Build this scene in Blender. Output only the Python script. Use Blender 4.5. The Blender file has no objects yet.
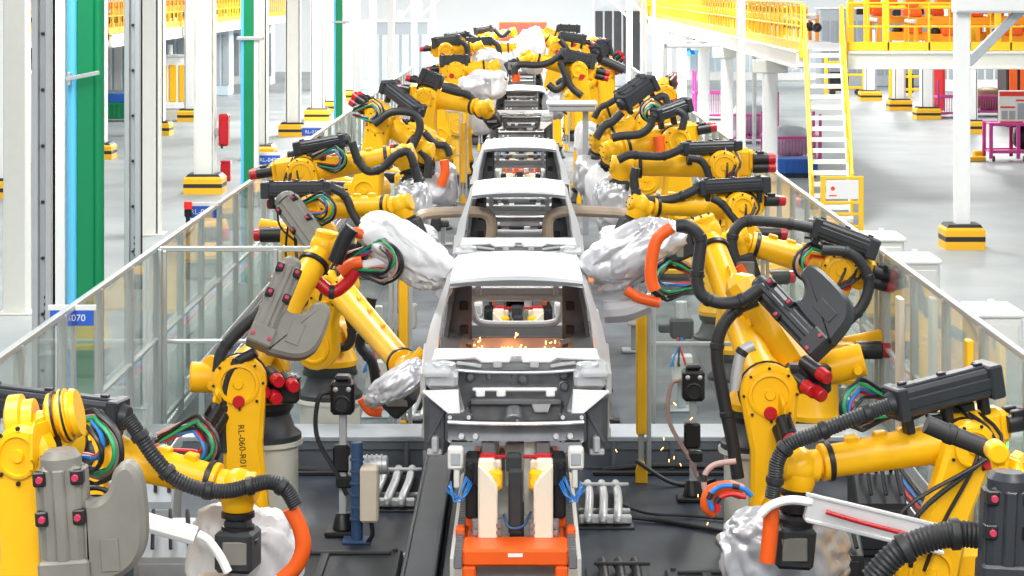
import bpy, math, random
from mathutils import Vector, Matrix, noise
random.seed(7)
SC = bpy.context.scene
COL = SC.collection
F, H = 2270.0, 5.1            # focal length in pixels, camera height
VX, VY = 524.0, -12.0         # where the line's far end vanishes
V = Vector
PI = math.pi
UP = V((0, 0, 1))
def P(px, py, Y):             # the point at distance Y seen at that pixel of a 1024x576 frame
    return V(((px - VX) * Y / F, Y, H - (py - VY) * Y / F))

# ------------------------------------------------------------------ materials
MATS = {}
def mat(name, col, rough=.5, metal=0., var=.06, scale=6., emit=None, estr=0., spec=.5, bump=0., bscale=40.):
    m = bpy.data.materials.new(name); m.use_nodes = True
    nt = m.node_tree; b = nt.nodes['Principled BSDF']
    b.inputs['Roughness'].default_value = rough
    b.inputs['Metallic'].default_value = metal
    b.inputs['Specular IOR Level'].default_value = spec
    tc = nt.nodes.new('ShaderNodeTexCoord')
    if var > 0:
        n = nt.nodes.new('ShaderNodeTexNoise'); n.inputs['Scale'].default_value = scale
        n.inputs['Detail'].default_value = 4
        nt.links.new(tc.outputs['Object'], n.inputs['Vector'])
        mx = nt.nodes.new('ShaderNodeMix'); mx.data_type = 'RGBA'
        mx.inputs[6].default_value = (*[c * (1 - var) for c in col], 1)
        mx.inputs[7].default_value = (*[min(1, c * (1 + var)) for c in col], 1)
        nt.links.new(n.outputs['Fac'], mx.inputs[0]); nt.links.new(mx.outputs[2], b.inputs['Base Color'])
    else:
        b.inputs['Base Color'].default_value = (*col, 1)
    if bump > 0:
        n2 = nt.nodes.new('ShaderNodeTexNoise'); n2.inputs['Scale'].default_value = bscale
        nt.links.new(tc.outputs['Object'], n2.inputs['Vector'])
        bp = nt.nodes.new('ShaderNodeBump'); bp.inputs['Strength'].default_value = bump
        nt.links.new(n2.outputs['Fac'], bp.inputs['Height']); nt.links.new(bp.outputs['Normal'], b.inputs['Normal'])
    if emit:
        b.inputs['Emission Color'].default_value = (*emit, 1); b.inputs['Emission Strength'].default_value = estr
    MATS[name] = m
    return m
mat('yellow', (.94, .485, .005), .36, 0, .10, 3, spec=.4)
mat('safety_yellow', (.95, .52, .01), .4, 0, .05)
mat('rail_yellow', (.98, .60, .02), .45, 0, .04)
mat('orange_deck', (.93, .36, .01), .45, 0, .08)
mat('black', (.010, .010, .012), .42, 0, .25, 8)
mat('rubber', (.018, .019, .021), .5, 0, .2, 10)
mat('hose', (.024, .026, .029), .5, 0, .2, 10)
mat('cover_dark', (.024, .028, .034), .42, 0, .25, 4)
mat('cover_dusty', (.20, .19, .165), .5, 0, .25, 5)
mat('cast_grey', (.034, .038, .043), .5, .2, .25, 5)
mat('red', (.50, .008, .015), .3, 0, .1)
mat('boltred', (.5, .03, .08), .4, 0, 0)
mat('orange', (.9, .12, .01), .4, 0, .12, 5)
mat('cream', (.80, .74, .60), .5, 0, .05)
mat('pedestal', (.62, .62, .54), .5, 0, .06)
mat('foil', (.62, .63, .66), .34, .5, .10, 6, bump=.25, bscale=18)
mat('cloth_white', (.76, .77, .79), .6, .1, .06, 6, bump=.3, bscale=14)
mat('steel', (.80, .81, .82), .3, .4, .12, 5)
mat('galv', (.62, .64, .66), .4, .45, .15, 5)
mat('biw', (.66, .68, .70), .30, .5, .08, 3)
mat('biw_lit', (.95, .965, .98), .3, .0, .06, 2)  # bare metal whitened: the roof's overexposed brightness is put into this colour
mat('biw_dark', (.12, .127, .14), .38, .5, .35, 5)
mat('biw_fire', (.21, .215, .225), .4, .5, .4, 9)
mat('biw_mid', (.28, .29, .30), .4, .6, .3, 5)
mat('alu', (.50, .535, .535), .35, .4, .06)
mat('white', (.88, .89, .88), .5, 0, .03)
mat('offwhite', (.80, .80, .74), .5, 0, .04)
mat('steelpost', (.50, .53, .55), .45, .3, .1)
mat('green', (.0, .23, .085), .35, 0, .12, 2)
mat('lightblue', (.12, .58, .90), .4, 0, .04)
mat('blue', (.02, .12, .5), .4, 0, .1)
mat('bluepipe', (.04, .09, .2), .4, .2, .15)
mat('magenta', (.62, .06, .32), .45, 0, .15)
mat('panel_grey', (.42, .46, .50), .5, .2, .12)
mat('cabinet', (.70, .71, .68), .5, 0, .05)
mat('floor_beam', (.05, .06, .075), .45, .4, .3, 3)
mat('cross_beam', (.19, .22, .255), .45, .4, .2, 3)
mat('plate_dark', (.03, .037, .045), .5, .4, .3, 3)
mat('wire_red', (.6, .02, .02), .4, 0, 0)
mat('wire_blue', (.02, .2, .6), .4, 0, 0)
mat('wire_green', (.02, .3, .12), .4, 0, 0)
mat('wire_pink', (.5, .32, .28), .45, 0, 0)
mat('paper', (.9, .9, .9), .6, 0, 0)
mat('sign_blue', (.02, .12, .62), .5, 0, 0)
mat('sign_red', (.85, .05, .04), .5, 0, 0)
mat('beige', (.66, .58, .46), .5, 0, .05)
mat('brown', (.25, .15, .08), .5, .2, .2)
mat('copper', (.50, .40, .31), .35, .5, .25)
mat('spark', (1, .5, .2), .5, 0, 0, emit=(1, .38, .10), estr=9)
mat('lamp_white', (1, 1, 1), .5, 0, 0, emit=(1, 1, 1), estr=12)
mat('lamp_red', (.8, .02, .02), .4, 0, 0, emit=(1, .05, .03), estr=.3)
mat('led_red', (.45, .02, .012), .5, 0, 0, emit=(1, .10, .05), estr=.55)
mat('led_green', (.1, .9, .3), .5, 0, 0, emit=(.1, 1, .3), estr=2)
mat('wall_white', (.86, .89, .91), .7, 0, .04, .3)
mat('wall_blue', (.55, .66, .74), .7, 0, .1, .3)
mat('wall_grey', (.30, .34, .38), .6, 0, .1, .3)

def glass_mat():
    m = bpy.data.materials.new('glass'); m.use_nodes = True; nt = m.node_tree
    nt.nodes.remove(nt.nodes['Principled BSDF']); out = nt.nodes['Material Output']
    t = nt.nodes.new('ShaderNodeBsdfTransparent'); t.inputs[0].default_value = (.94, .97, .955, 1)
    g = nt.nodes.new('ShaderNodeBsdfGlossy'); g.inputs['Roughness'].default_value = .04; g.inputs[0].default_value = (.95, .97, .96, 1)
    d = nt.nodes.new('ShaderNodeBsdfDiffuse'); d.inputs[0].default_value = (.86, .92, .89, 1)
    f = nt.nodes.new('ShaderNodeMapRange')
    for i_, v_ in ((1, .6), (2, 1.), (3, .02), (4, .58)): f.inputs[i_].default_value = v_
    m1 = nt.nodes.new('ShaderNodeMixShader'); m2 = nt.nodes.new('ShaderNodeMixShader'); 
    lw = nt.nodes.new('ShaderNodeLayerWeight'); lw.inputs[0].default_value = .5; mr = nt.nodes.new('ShaderNodeMapRange')
    for i_, v_ in ((1, .55), (2, .95), (3, .02), (4, .13)): mr.inputs[i_].default_value = v_
    nt.links.new(lw.outputs['Facing'], f.inputs[0]); nt.links.new(lw.outputs['Facing'], mr.inputs[0]); nt.links.new(mr.outputs[0], m2.inputs[0])
    nt.links.new(t.outputs[0], m2.inputs[1]); nt.links.new(d.outputs[0], m2.inputs[2])
    nt.links.new(f.outputs[0], m1.inputs[0]); nt.links.new(m2.outputs[0], m1.inputs[1]); nt.links.new(g.outputs[0], m1.inputs[2])
    nt.links.new(m1.outputs[0], out.inputs[0]); MATS['glass'] = m
glass_mat()
def floor_mat(name, c1, c2, rough, scale, jx, jy, jc):
    m = mat(name, c1, rough, 0, 0, spec=.5 if name == 'floor' else .22); nt = m.node_tree; b = nt.nodes['Principled BSDF']
    tc = nt.nodes.new('ShaderNodeTexCoord'); n = nt.nodes.new('ShaderNodeTexNoise')
    n.inputs['Scale'].default_value = scale; n.inputs['Detail'].default_value = 6
    nt.links.new(tc.outputs['Object'], n.inputs['Vector'])
    cr = nt.nodes.new('ShaderNodeValToRGB'); cr.color_ramp.elements[0].position = .35; cr.color_ramp.elements[1].position = .68
    cr.color_ramp.elements[0].color = (*c1, 1); cr.color_ramp.elements[1].color = (*c2, 1)
    nt.links.new(n.outputs['Fac'], cr.inputs[0])
    br = nt.nodes.new('ShaderNodeTexBrick'); br.offset = 0
    br.inputs['Scale'].default_value = 1; br.inputs['Mortar Size'].default_value = .008
    br.inputs['Brick Width'].default_value = jx; br.inputs['Row Height'].default_value = jy
    br.inputs['Color2'].default_value = (1, 1, 1, 1); br.inputs['Color1'].default_value = (1, 1, 1, 1); br.inputs['Mortar'].default_value = (jc, jc, jc, 1)
    nt.links.new(tc.outputs['Object'], br.inputs['Vector'])
    mx = nt.nodes.new('ShaderNodeMix'); mx.data_type = 'RGBA'; mx.blend_type = 'MULTIPLY'; mx.inputs[0].default_value = 1
    nt.links.new(cr.outputs[0], mx.inputs[6]); nt.links.new(br.outputs['Color'], mx.inputs[7])
    nt.links.new(mx.outputs[2], b.inputs['Base Color'])
floor_mat('floor', (.27, .305, .315), (.37, .40, .40), .42, .5, 6, 6, .9)
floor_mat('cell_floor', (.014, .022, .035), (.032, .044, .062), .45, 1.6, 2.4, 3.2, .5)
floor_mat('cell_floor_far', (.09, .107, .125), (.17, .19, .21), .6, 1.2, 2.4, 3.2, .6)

def stripe_mat():
    m = mat('hazard', (.9, .5, .01), .45, 0, 0); nt = m.node_tree; b = nt.nodes['Principled BSDF']
    tc = nt.nodes.new('ShaderNodeTexCoord'); sp = nt.nodes.new('ShaderNodeSeparateXYZ')
    nt.links.new(tc.outputs['Generated'], sp.inputs[0])
    cr = nt.nodes.new('ShaderNodeValToRGB'); cr.color_ramp.interpolation = 'CONSTANT'
    y, k = (.9, .48, .01, 1), (.02, .02, .02, 1)
    e = cr.color_ramp.elements; e[0].position = 0; e[0].color = y; e[1].position = .32; e[1].color = k
    for p, c in ((.52, y), (.88, k)):
        q = e.new(p); q.color = c
    nt.links.new(sp.outputs[2], cr.inputs[0]); nt.links.new(cr.outputs[0], b.inputs['Base Color'])
stripe_mat()

# ------------------------------------------------------------------ mesh builder
def perp(a, hint=UP):
    a = a.normalized(); u = hint - a * hint.dot(a)
    if u.length < 1e-4: u = V((1, 0, 0)) - a * a.x
    return u.normalized()
def catmull(pts, k=8):
    pts = [V(p) for p in pts]
    if len(pts) < 3: return [pts[0].lerp(pts[-1], i / k) for i in range(k + 1)]
    q = [pts[0] * 2 - pts[1]] + pts + [pts[-1] * 2 - pts[-2]]; out = []
    for i in range(1, len(q) - 2):
        a, b, c, d = q[i - 1:i + 3]
        for j in range(k):
            t = j / k
            out.append(.5 * ((2 * b) + (c - a) * t + (2 * a - 5 * b + 4 * c - d) * t * t + (3 * b - a - 3 * c + d) * t ** 3))
    out.append(pts[-1]); return out
SPLIT = {'hose_collar', 'joint_cover', 'motor', 'motor_cap', 'firewall_fitting', 'clip', 'lamp', 'roller', 'drive_unit', 'trolley', 'caster', 'picture', 'rib', 'pillar_opening', 'bracket', 'red_pad', 'wheel', 'red_band', 'reinforcement_plate', 'roof_bow', 'gun_beam_edge', 'brace', 'shim_stack', 'red_pad', 'leg', 'blade', 'cross_bar', 'bolt', 'support'}
class MB:
    def __init__(s): s.v, s.f, s.isl = [], [], []
    def add(s, vs, fs):
        o, q = len(s.v), len(s.f); s.v += [V(x) for x in vs]; s.f += [[i + o for i in f] for f in fs]; s.isl.append((o, len(s.v), q, len(s.f))); return s
    def obox(s, c, ax, hs, b=.0):          # centre, three unit axes, half sizes, chamfer
        c = V(c); hs = list(hs); b = min(b, *[h * .9 for h in hs])
        if b <= 0:
            vs = [c + ax[0] * hs[0] * x + ax[1] * hs[1] * y + ax[2] * hs[2] * z for x in (-1, 1) for y in (-1, 1) for z in (-1, 1)]
            return s.add(vs, [(0, 1, 3, 2), (4, 6, 7, 5), (0, 4, 5, 1), (2, 3, 7, 6), (0, 2, 6, 4), (1, 5, 7, 3)])
        idx, vs = {}, []
        for sx in (-1, 1):
            for sy in (-1, 1):
                for sz in (-1, 1):
                    for a in range(3):
                        q = [sx * (hs[0] - b), sy * (hs[1] - b), sz * (hs[2] - b)]; q[a] = (sx, sy, sz)[a] * hs[a]
                        idx[(sx, sy, sz, a)] = len(vs); vs.append(c + ax[0] * q[0] + ax[1] * q[1] + ax[2] * q[2])
        fs = []
        def key(d, a): return idx[(d[0], d[1], d[2], a)]
        for a in range(3):
            o = [i for i in range(3) if i != a]
            for sg in (-1, 1):
                r = []
                for (u, w) in ((-1, -1), (1, -1), (1, 1), (-1, 1)):
                    d = [0, 0, 0]; d[a] = sg; d[o[0]] = u; d[o[1]] = w; r.append(key(d, a))
                fs.append(r)
        for a in range(3):
            for b2 in range(a + 1, 3):
                c2 = 3 - a - b2
                for sa in (-1, 1):
                    for sb in (-1, 1):
                        d = [0, 0, 0]; d[a] = sa; d[b2] = sb; d[c2] = -1; e = list(d); e[c2] = 1
                        fs.append([key(d, a), key(e, a), key(e, b2), key(d, b2)])
        for sx in (-1, 1):
            for sy in (-1, 1):
                for sz in (-1, 1):
                    fs.append([idx[(sx, sy, sz, 0)], idx[(sx, sy, sz, 1)], idx[(sx, sy, sz, 2)]])
        return s.add(vs, fs)
    def box(s, x0, x1, y0, y1, z0, z1, b=.0):
        return s.obox(((x0 + x1) / 2, (y0 + y1) / 2, (z0 + z1) / 2), (V((1, 0, 0)), V((0, 1, 0)), UP), (abs(x1 - x0) / 2, abs(y1 - y0) / 2, abs(z1 - z0) / 2), b)
    def beam(s, p0, p1, w, h, b=.0, up=UP):  # box from p0 to p1; h along up, w across
        p0, p1 = V(p0), V(p1); d = (p1 - p0); L = d.length; a = d.normalized(); u = perp(a, up); n = a.cross(u)
        return s.obox((p0 + p1) / 2, (a, u, n), (L / 2, h / 2, w / 2), b)
    def rings(s, rs, cap=True):
        n = len(rs[0]); vs = [p for r in rs for p in r]; fs = []
        for i in range(len(rs) - 1):
            for j in range(n):
                k = (j + 1) % n; fs.append([i * n + j, i * n + k, (i + 1) * n + k, (i + 1) * n + j])
        if cap:
            fs.append(list(range(n))); fs.append([(len(rs) - 1) * n + j for j in range(n)])
        return s.add(vs, fs)
    def tube(s, path, r, n=10, k=8, smooth=True, corr=0.):
        ps = catmull(path, k) if smooth else [V(p) for p in path]
        if corr > 0:                        # corrugated hose
            L = sum((ps[i + 1] - ps[i]).length for i in range(len(ps) - 1)); m = max(8, int(L / (corr * .36)))
            ps = catmull(path, max(2, int(m / max(1, len(path) - 1))))
        up = perp((ps[1] - ps[0])); rs = []
        for i, p in enumerate(ps):
            t = (ps[min(i + 1, len(ps) - 1)] - ps[max(i - 1, 0)])
            t = t.normalized() if t.length > 1e-6 else UP
            up = perp(t, up); w = t.cross(up); rr = r[min(i, len(r) - 1)] if isinstance(r, list) else r
            if corr > 0 and i % 2: rr *= .90
            rs.append([p + (up * math.cos(a) + w * math.sin(a)) * rr for a in [2 * PI * q / n for q in range(n)]])
        return s.rings(rs)
    def lathe(s, p0, ax, prof, n=20):
        p0 = V(p0); a = V(ax).normalized(); u = perp(a, UP if abs(a.z) < .9 else V((1, 0, 0))); w = a.cross(u)
        return s.rings([[p0 + a * t + (u * math.cos(q) + w * math.sin(q)) * max(r, .001) for q in [2 * PI * (i + .5) / n for i in range(n)]] for t, r in prof])
    def cyl(s, p0, p1, r, n=14, r1=None, c=.12):
        p0, p1 = V(p0), V(p1); L = (p1 - p0).length; r1 = r if r1 is None else r1; e = min(r, r1, L) * c
        return s.lathe(p0, p1 - p0, [(0, r - e), (e, r), (L - e, r1), (L, r1 - e)], n)
    def ball(s, c, r, n=16, m=10, sc=(1, 1, 1)):
        c = V(c); return s.rings([[c + V((math.cos(2 * PI * i / n) * math.sin(t) * r * sc[0], math.sin(2 * PI * i / n) * math.sin(t) * r * sc[1], math.cos(t) * r * sc[2])) for i in range(n)] for t in [max(.02, min(PI - .02, PI * j / m)) for j in range(m + 1)]])
    def prism(s, o, u, w, out, th, b=.02):   # outline (a,b) in plane o+u*a+w*b, thickness th along u x w, edges chamfered
        o = V(o); n = u.cross(w).normalized(); k = len(out); pts = [V((x, y)) for x, y in out]
        area = sum(pts[i].x * pts[(i + 1) % k].y - pts[(i + 1) % k].x * pts[i].y for i in range(k)); sg = 1 if area > 0 else -1
        ins = []
        for i in range(k):
            d = (pts[(i + 1) % k] - pts[i - 1]); d = d.normalized() if d.length > 1e-6 else V((1, 0)); ins.append(pts[i] + V((-d.y, d.x)) * sg * b)
        def R(q, z): return [o + u * p.x + w * p.y + n * z for p in q]
        return s.rings([R(ins, -th / 2), R(pts, -th / 2 + b), R(pts, th / 2 - b), R(ins, th / 2)] if b > 0 else [R(pts, -th / 2), R(pts, th / 2)])
    def build(s, name, m, parent=None, loc=None, ang=32, flat=False):
        if name in SPLIT and len(s.isl) > 1:
            bb = []
            for a, b, c, d in s.isl:
                vs = s.v[a:b]; bb.append([min(v[i] for v in vs) - .004 for i in range(3)] + [max(v[i] for v in vs) + .004 for i in range(3)])
            g = list(range(len(bb)))
            def root(i):
                while g[i] != i: i = g[i]
                return i
            for i in range(len(bb)):
                for j in range(i):
                    if all(bb[i][q] <= bb[j][q + 3] and bb[j][q] <= bb[i][q + 3] for q in range(3)): g[root(i)] = root(j)
            o = None
            for k in sorted(set(root(i) for i in range(len(bb)))):
                q = MB()
                for i in range(len(bb)):
                    if root(i) == k: a, b, c, d = s.isl[i]; q.add(s.v[a:b], [[x - a for x in f] for f in s.f[c:d]])
                q.isl = q.isl[:1]; o = q.build(name, m, parent, loc, ang, flat)
            return o
        off = V((0, 0, 0)); p = parent
        while p is not None: off += p.location; p = p.parent
        if loc is not None: off = off + V(loc)
        me = bpy.data.meshes.new(name); me.from_pydata([v - off for v in s.v], [], s.f)
        import bmesh
        bm = bmesh.new(); bm.from_mesh(me); bmesh.ops.recalc_face_normals(bm, faces=bm.faces); bm.to_mesh(me); bm.free()
        me.materials.append(MATS[m] if isinstance(m, str) else m)
        if not flat:
            me.shade_smooth(); me.set_sharp_from_angle(angle=math.radians(ang))
        o = bpy.data.objects.new(name, me); COL.objects.link(o)
        if parent is not None: o.parent = parent
        if loc is not None: o.location = loc
        return o
def crumple(mb, c, axes, rad, amp=.22, fr=5., sub=4, seed=0.):   # a wrinkled cloth jacket round a gun
    import bmesh
    bm = bmesh.new(); bmesh.ops.create_icosphere(bm, subdivisions=sub, radius=1); rn = random.Random(int(seed * 77) + 3)
    waves = []
    for i in range(7):
        d = V((rn.gauss(0, 1), rn.gauss(0, 1), rn.gauss(0, .6))).normalized(); d.x *= .45; waves.append((d, fr * (.55 + .45 * i), rn.random() * 6, .95 / (1 + i * .95)))
    vs = []
    for v in bm.verts:
        d = v.co.normalized(); q = V([math.copysign(abs(x) ** .78, x) for x in d]); o = V((seed, seed * .7, seed * 1.3))
        wp = V((noise.noise(d * 1.6 + o), noise.noise(d * 1.6 + o + V((5, 2, 1))), noise.noise(d * 1.6 + o + V((1, 7, 3))))) * .9
        k = noise.noise(d * 1.1 + o) * 1.0
        for wd, f, ph, am in waves: k += am * (abs(math.sin((d + wp).dot(wd) * f + ph)) ** .7 - .65) * .9
        q = q * (1 + amp * k * .62)
        vs.append(V(c) + axes[0] * q.x * rad[0] + axes[1] * q.y * rad[1] + axes[2] * q.z * rad[2])
    mb.add(vs, [[v.index for v in f.verts] for f in bm.faces]); bm.free(); return mb
def cap_outline(p0, p1, r0, r1, waist=.82, k=10):   # rounded link outline in 2D
    d = V(p1) - V(p0); L = d.length; a0 = math.atan2(d.y, d.x); out = []
    for i in range(k + 1):
        a = a0 + PI / 2 + PI * i / k; out.append((p0[0] + math.cos(a) * r0, p0[1] + math.sin(a) * r0))
    nn = V((-d.y, d.x)) / L; m = V(p0) + d * .5; wr = (r0 + r1) / 2 * waist
    out.append(tuple(m - nn * wr))
    for i in range(k + 1):
        a = a0 - PI / 2 + PI * i / k; out.append((p1[0] + math.cos(a) * r1, p1[1] + math.sin(a) * r1))
    out.append(tuple(m + nn * wr))
    return out
def chaikin(pts, k=2):
    for _ in range(k):
        q = []
        for i in range(len(pts)):
            a, b = V(pts[i]), V(pts[(i + 1) % len(pts)]); q += [tuple(a.lerp(b, .25)), tuple(a.lerp(b, .75))]
        pts = q
    return pts
def tag(o, label, cat, group=None, kind=None):
    o['label'] = label; o['category'] = cat
    if group: o['group'] = group
    if kind: o['kind'] = kind
    return o
def thing(name, label, cat, loc=(0, 0, 0), group=None):
    o = bpy.data.objects.new(name, None); o.empty_display_size = .2; COL.objects.link(o); o.location = loc
    return tag(o, label, cat, group)
def dup(root, loc, label, rotz=None, group=None):
    r = root.copy(); COL.objects.link(r); r.location = loc; r['label'] = label
    if rotz is not None: r.rotation_euler = (0, 0, rotz)
    if group: r['group'] = group
    for ch in list(root.children):
        c = ch.copy(); COL.objects.link(c); c.parent = r
        for g in list(ch.children):
            d = g.copy(); COL.objects.link(d); d.parent = c
    return r
def struct(name, mb, m):
    o = mb.build(name, m); o['kind'] = 'structure'; return o
def text(name, body, size, o, u, w, m, parent, ex=.002):  # lettering lying in plane u (reading direction), w (up)
    cu = bpy.data.curves.new(name, 'FONT'); cu.body = body; cu.size = size; cu.extrude = ex; cu.align_x = 'CENTER'; cu.align_y = 'CENTER'
    t_ = bpy.data.objects.new(name, cu); COL.objects.link(t_); dg = bpy.context.evaluated_depsgraph_get(); me = bpy.data.meshes.new_from_object(t_.evaluated_get(dg))
    bpy.data.objects.remove(t_); bpy.data.curves.remove(cu); me.materials.clear(); me.materials.append(MATS[m]); ob = bpy.data.objects.new(name, me); COL.objects.link(ob)
    off = V((0, 0, 0)); p = parent
    while p is not None: off += p.location; p = p.parent
    n = u.cross(w); me.transform(Matrix(((u.x, w.x, n.x, 0), (u.y, w.y, n.y, 0), (u.z, w.z, n.z, 0), (0, 0, 0, 1))))
    me.transform(Matrix.Translation(V(o) - off)); ob.parent = parent; return ob
# ------------------------------------------------------------------ setting
EX = V((1, 0, 0)); EY = V((0, 1, 0))
struct('floor', MB().box(-45, 45, 4, 140, -.3, 0), 'floor')
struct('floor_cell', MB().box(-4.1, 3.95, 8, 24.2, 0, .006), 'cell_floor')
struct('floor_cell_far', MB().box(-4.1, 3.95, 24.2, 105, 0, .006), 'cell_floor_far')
struct('wall_back', MB().box(-45, 45, 138, 138.4, 0, 10), 'wall_white')
struct('wall_left', MB().box(-40.4, -40, 4, 138, 0, 10), 'wall_blue')
struct('wall_right', MB().box(40, 40.4, 4, 138, 0, 10), 'wall_white')

# ------------------------------------------------------------------ car body
XC = -.07
def make_car(Y0, label):
    r = thing('car', label, 'car body', (XC, Y0, 1.1), 'bare car bodies down the line')
    def q(x, y, z): return V((XC + x, Y0 + y, z))
    # roof
    m = MB(); n, k = 14, 10; top, bot = [], []
    for j in range(n + 1):
        t = j / n; y = 1.70 + t * 2.12; w = .615 - .03 * t; z0 = 2.375 + .075 * math.sin(PI * min(1, t * .95)) - .0 * t
        ed = .02 if j in (0, n) else 0
        for i in range(k + 1):
            x = -w + 2 * w * i / k; top.append(q(x, y, z0 + .045 * (1 - (x / w) ** 2) - ed)); 
    for p in top: bot.append(p - UP * .025)
    N = (n + 1) * (k + 1); fs = []
    for j in range(n):
        for i in range(k):
            a = j * (k + 1) + i; fs.append([a, a + 1, a + k + 2, a + k + 1]); fs.append([N + a, N + a + 1, N + a + k + 2, N + a + k + 1])
    for j in range(n):
        for i in (0, k):
            a = j * (k + 1) + i; fs.append([a, a + k + 1, N + a + k + 1, N + a])
    for i in range(k):
        for j in (0, n):
            a = j * (k + 1) + i; fs.append([a, a + 1, N + a + 1, N + a])
    m.add(top + bot, fs).build('roof', 'biw_lit', r)
    # body sides
    def strip(m, I, O, th, s):
        m.rings([[q(s * a[0], a[1], a[2]), q(s * b[0], b[1], b[2]), q(s * (b[0] - .03), b[1], b[2] - th), q(s * (a[0] - .0), a[1], a[2] - th)] for a, b in zip(I, O)])
    for s in (-1, 1):
        m = MB()
        strip(m, [(.70, .60, 1.90), (.668, 1.15, 2.15), (.612, 1.72, 2.375), (.60, 2.6, 2.44), (.585, 3.8, 2.41), (.60, 4.15, 2.2), (.66, 4.42, 1.72)],
              [(.83, .62, 1.80), (.775, 1.25, 2.06), (.665, 1.92, 2.34), (.66, 2.7, 2.385), (.66, 3.6, 2.33), (.75, 3.95, 2.05), (.83, 4.2, 1.72)], .07, s)
        m.rings([[q(s * x, 2.62, z), q(s * x, 2.80, z), q(s * (x - .06), 2.80, z), q(s * (x - .06), 2.62, z)] for x, z in ((.65, 2.38), (.79, 1.8), (.83, 1.6), (.82, 1.12))])
        m.box(*sorted((XC + s * .74, XC + s * .84)), Y0 + .85, Y0 + 3.45, 1.10, 1.22, .02)
        # front pillar and fender side
        m.prism(q(s * .80, 0, 0), EY, UP, [(.30, 1.78), (.62, 1.82), (1.02, 1.93), (1.10, 1.80), (1.02, 1.12), (.86, 1.12), (.80, 1.38), (.66, 1.58), (.45, 1.64), (.30, 1.60)], .05, .012)
        # rear quarter with wheel arch
        arch = [(3.85 + .36 * math.cos(a), 1.18 + .36 * math.sin(a)) for a in [PI * i / 8 for i in range(9)]]
        m.prism(q(s * .82, 0, 0), EY, UP, [(3.40, 1.76), (4.35, 1.76), (4.44, 1.5), (4.42, 1.18)] + arch + [(3.42, 1.18)], .04, .01)
        m.build('body_side', 'biw', r)
        m = MB()
        m.rings([[q(s * x, y0, z), q(s * x, y0 + .3, z), q(s * (x - .04), y0 + .3, z), q(s * (x - .04), y0, z)] for x, y0, z in ((.60, 3.35, 2.33), (.69, 3.35, 1.9), (.74, 3.3, 1.55), (.74, 3.25, 1.2))])
        a0, a1 = sorted((XC + s * .455, XC + s * .70)); m.box(a0, a1, Y0 + 3.58, Y0 + 3.66, 1.16, 2.36, .015)
        m.build('rear_pillar', 'biw_dark', r)
        m = MB()
        for z in (1.62, 1.86, 2.1): m.box(*sorted((XC + s * .49, XC + s * .575)), Y0 + 3.565, Y0 + 3.59, z, z + .09, .008)
        m.build('pillar_opening', 'black', r)
        m = MB()      # inner wheel house
        m.rings([[q(s * (.74 - .30 * d), 3.0 + y, 1.18), q(s * .74, 3.0 + y, 1.18), q(s * .74, 3.0 + y, 1.18 + h), q(s * (.74 - .2 * d), 3.0 + y, 1.18 + h * .92)] for y, d, h in ((0, .3, .04), (.15, .8, .36), (.35, 1, .48), (.55, 1, .48))])
        for i in range(3): m.beam(q(s * .42, 3.1 + .14 * i, 1.44 + .06 * i), q(s * .72, 3.1 + .14 * i, 1.46 + .09 * i), .04, .05, .01)
        m.build('rear_wheel_house', 'biw_mid', r)
        # strut tower and fender rail
        m = MB(); a0, a1 = sorted((XC + s * .50, XC + s * .77)); m.box(a0, a1, Y0 + .22, Y0 + .62, 1.66, 1.79, .03)
        m.box(*sorted((XC + s * .56, XC + s * .79)), Y0 + .14, Y0 + .70, 1.775, 1.815, .012)
        m.cyl(q(s * .62, .44, 1.78), q(s * .62, .44, 1.85), .10, 18)
        m.cyl(q(s * .62, .44, 1.84), q(s * .62, .44, 1.86), .045, 12)
        m.build('strut_tower', 'biw', r)
        m = MB(); m.prism(q(0, .17, 0), EX, UP, [(s * .80, 1.655), (s * .49, 1.665), (s * .475, 1.44), (s * .53, 1.42)], .05, .01); m.beam(q(s * .79, .17, 1.655), q(s * .52, .17, 1.43), .09, .02, .005)
        m.build('fender_bracket', 'biw_lit', r)
        m = MB(); m.box(*sorted((XC + s * .40, XC + s * .49)), Y0 + .06, Y0 + .80, 1.30, 1.44, .02)
        m.beam(q(s * .47, .20, 1.45), q(s * .56, .60, 1.70), .07, .07, .015); m.build('front_rail', 'biw_mid', r)
        m = MB(); m.box(*sorted((XC + s * .57, XC + s * .79)), Y0 + .24, Y0 + .80, 1.08, 1.62, .05)
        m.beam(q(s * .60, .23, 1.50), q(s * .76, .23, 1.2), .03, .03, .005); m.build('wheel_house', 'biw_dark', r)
        m = MB(); m.box(*sorted((XC + s * .66, XC + s * .72)), Y0 + .15, Y0 + .30, 1.12, 1.26, .015); m.box(*sorted((XC + s * .63, XC + s * .76)), Y0 + .17, Y0 + .24, 1.10, 1.15, .01); m.build('mount_bracket', 'biw', r)
    # windscreen header, bows, cowl
    m = MB().rings([[q(x, 1.66 + .04 * (1 - (x / .61) ** 2) * -1, 2.375 + .04 * (1 - (x / .61) ** 2)), q(x, 1.80, 2.385 + .045 * (1 - (x / .61) ** 2)), q(x, 1.80, 2.355), q(x, 1.68, 2.352)] for x in [-.61 + 1.22 * i / 8 for i in range(9)]])
    m.build('windscreen_header', 'biw', r)
    m = MB()
    for y in (2.35, 2.95): m.box(XC - .58, XC + .58, Y0 + y, Y0 + y + .12, 2.36, 2.40, .01)
    m.box(XC - .60, XC + .60, Y0 + 3.62, Y0 + 3.8, 2.24, 2.37, .02); m.box(XC - .42, XC + .42, Y0 + 3.56, Y0 + 3.6, 2.20, 2.26, .012)
    m.build('roof_bow', 'biw_mid', r)
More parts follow.
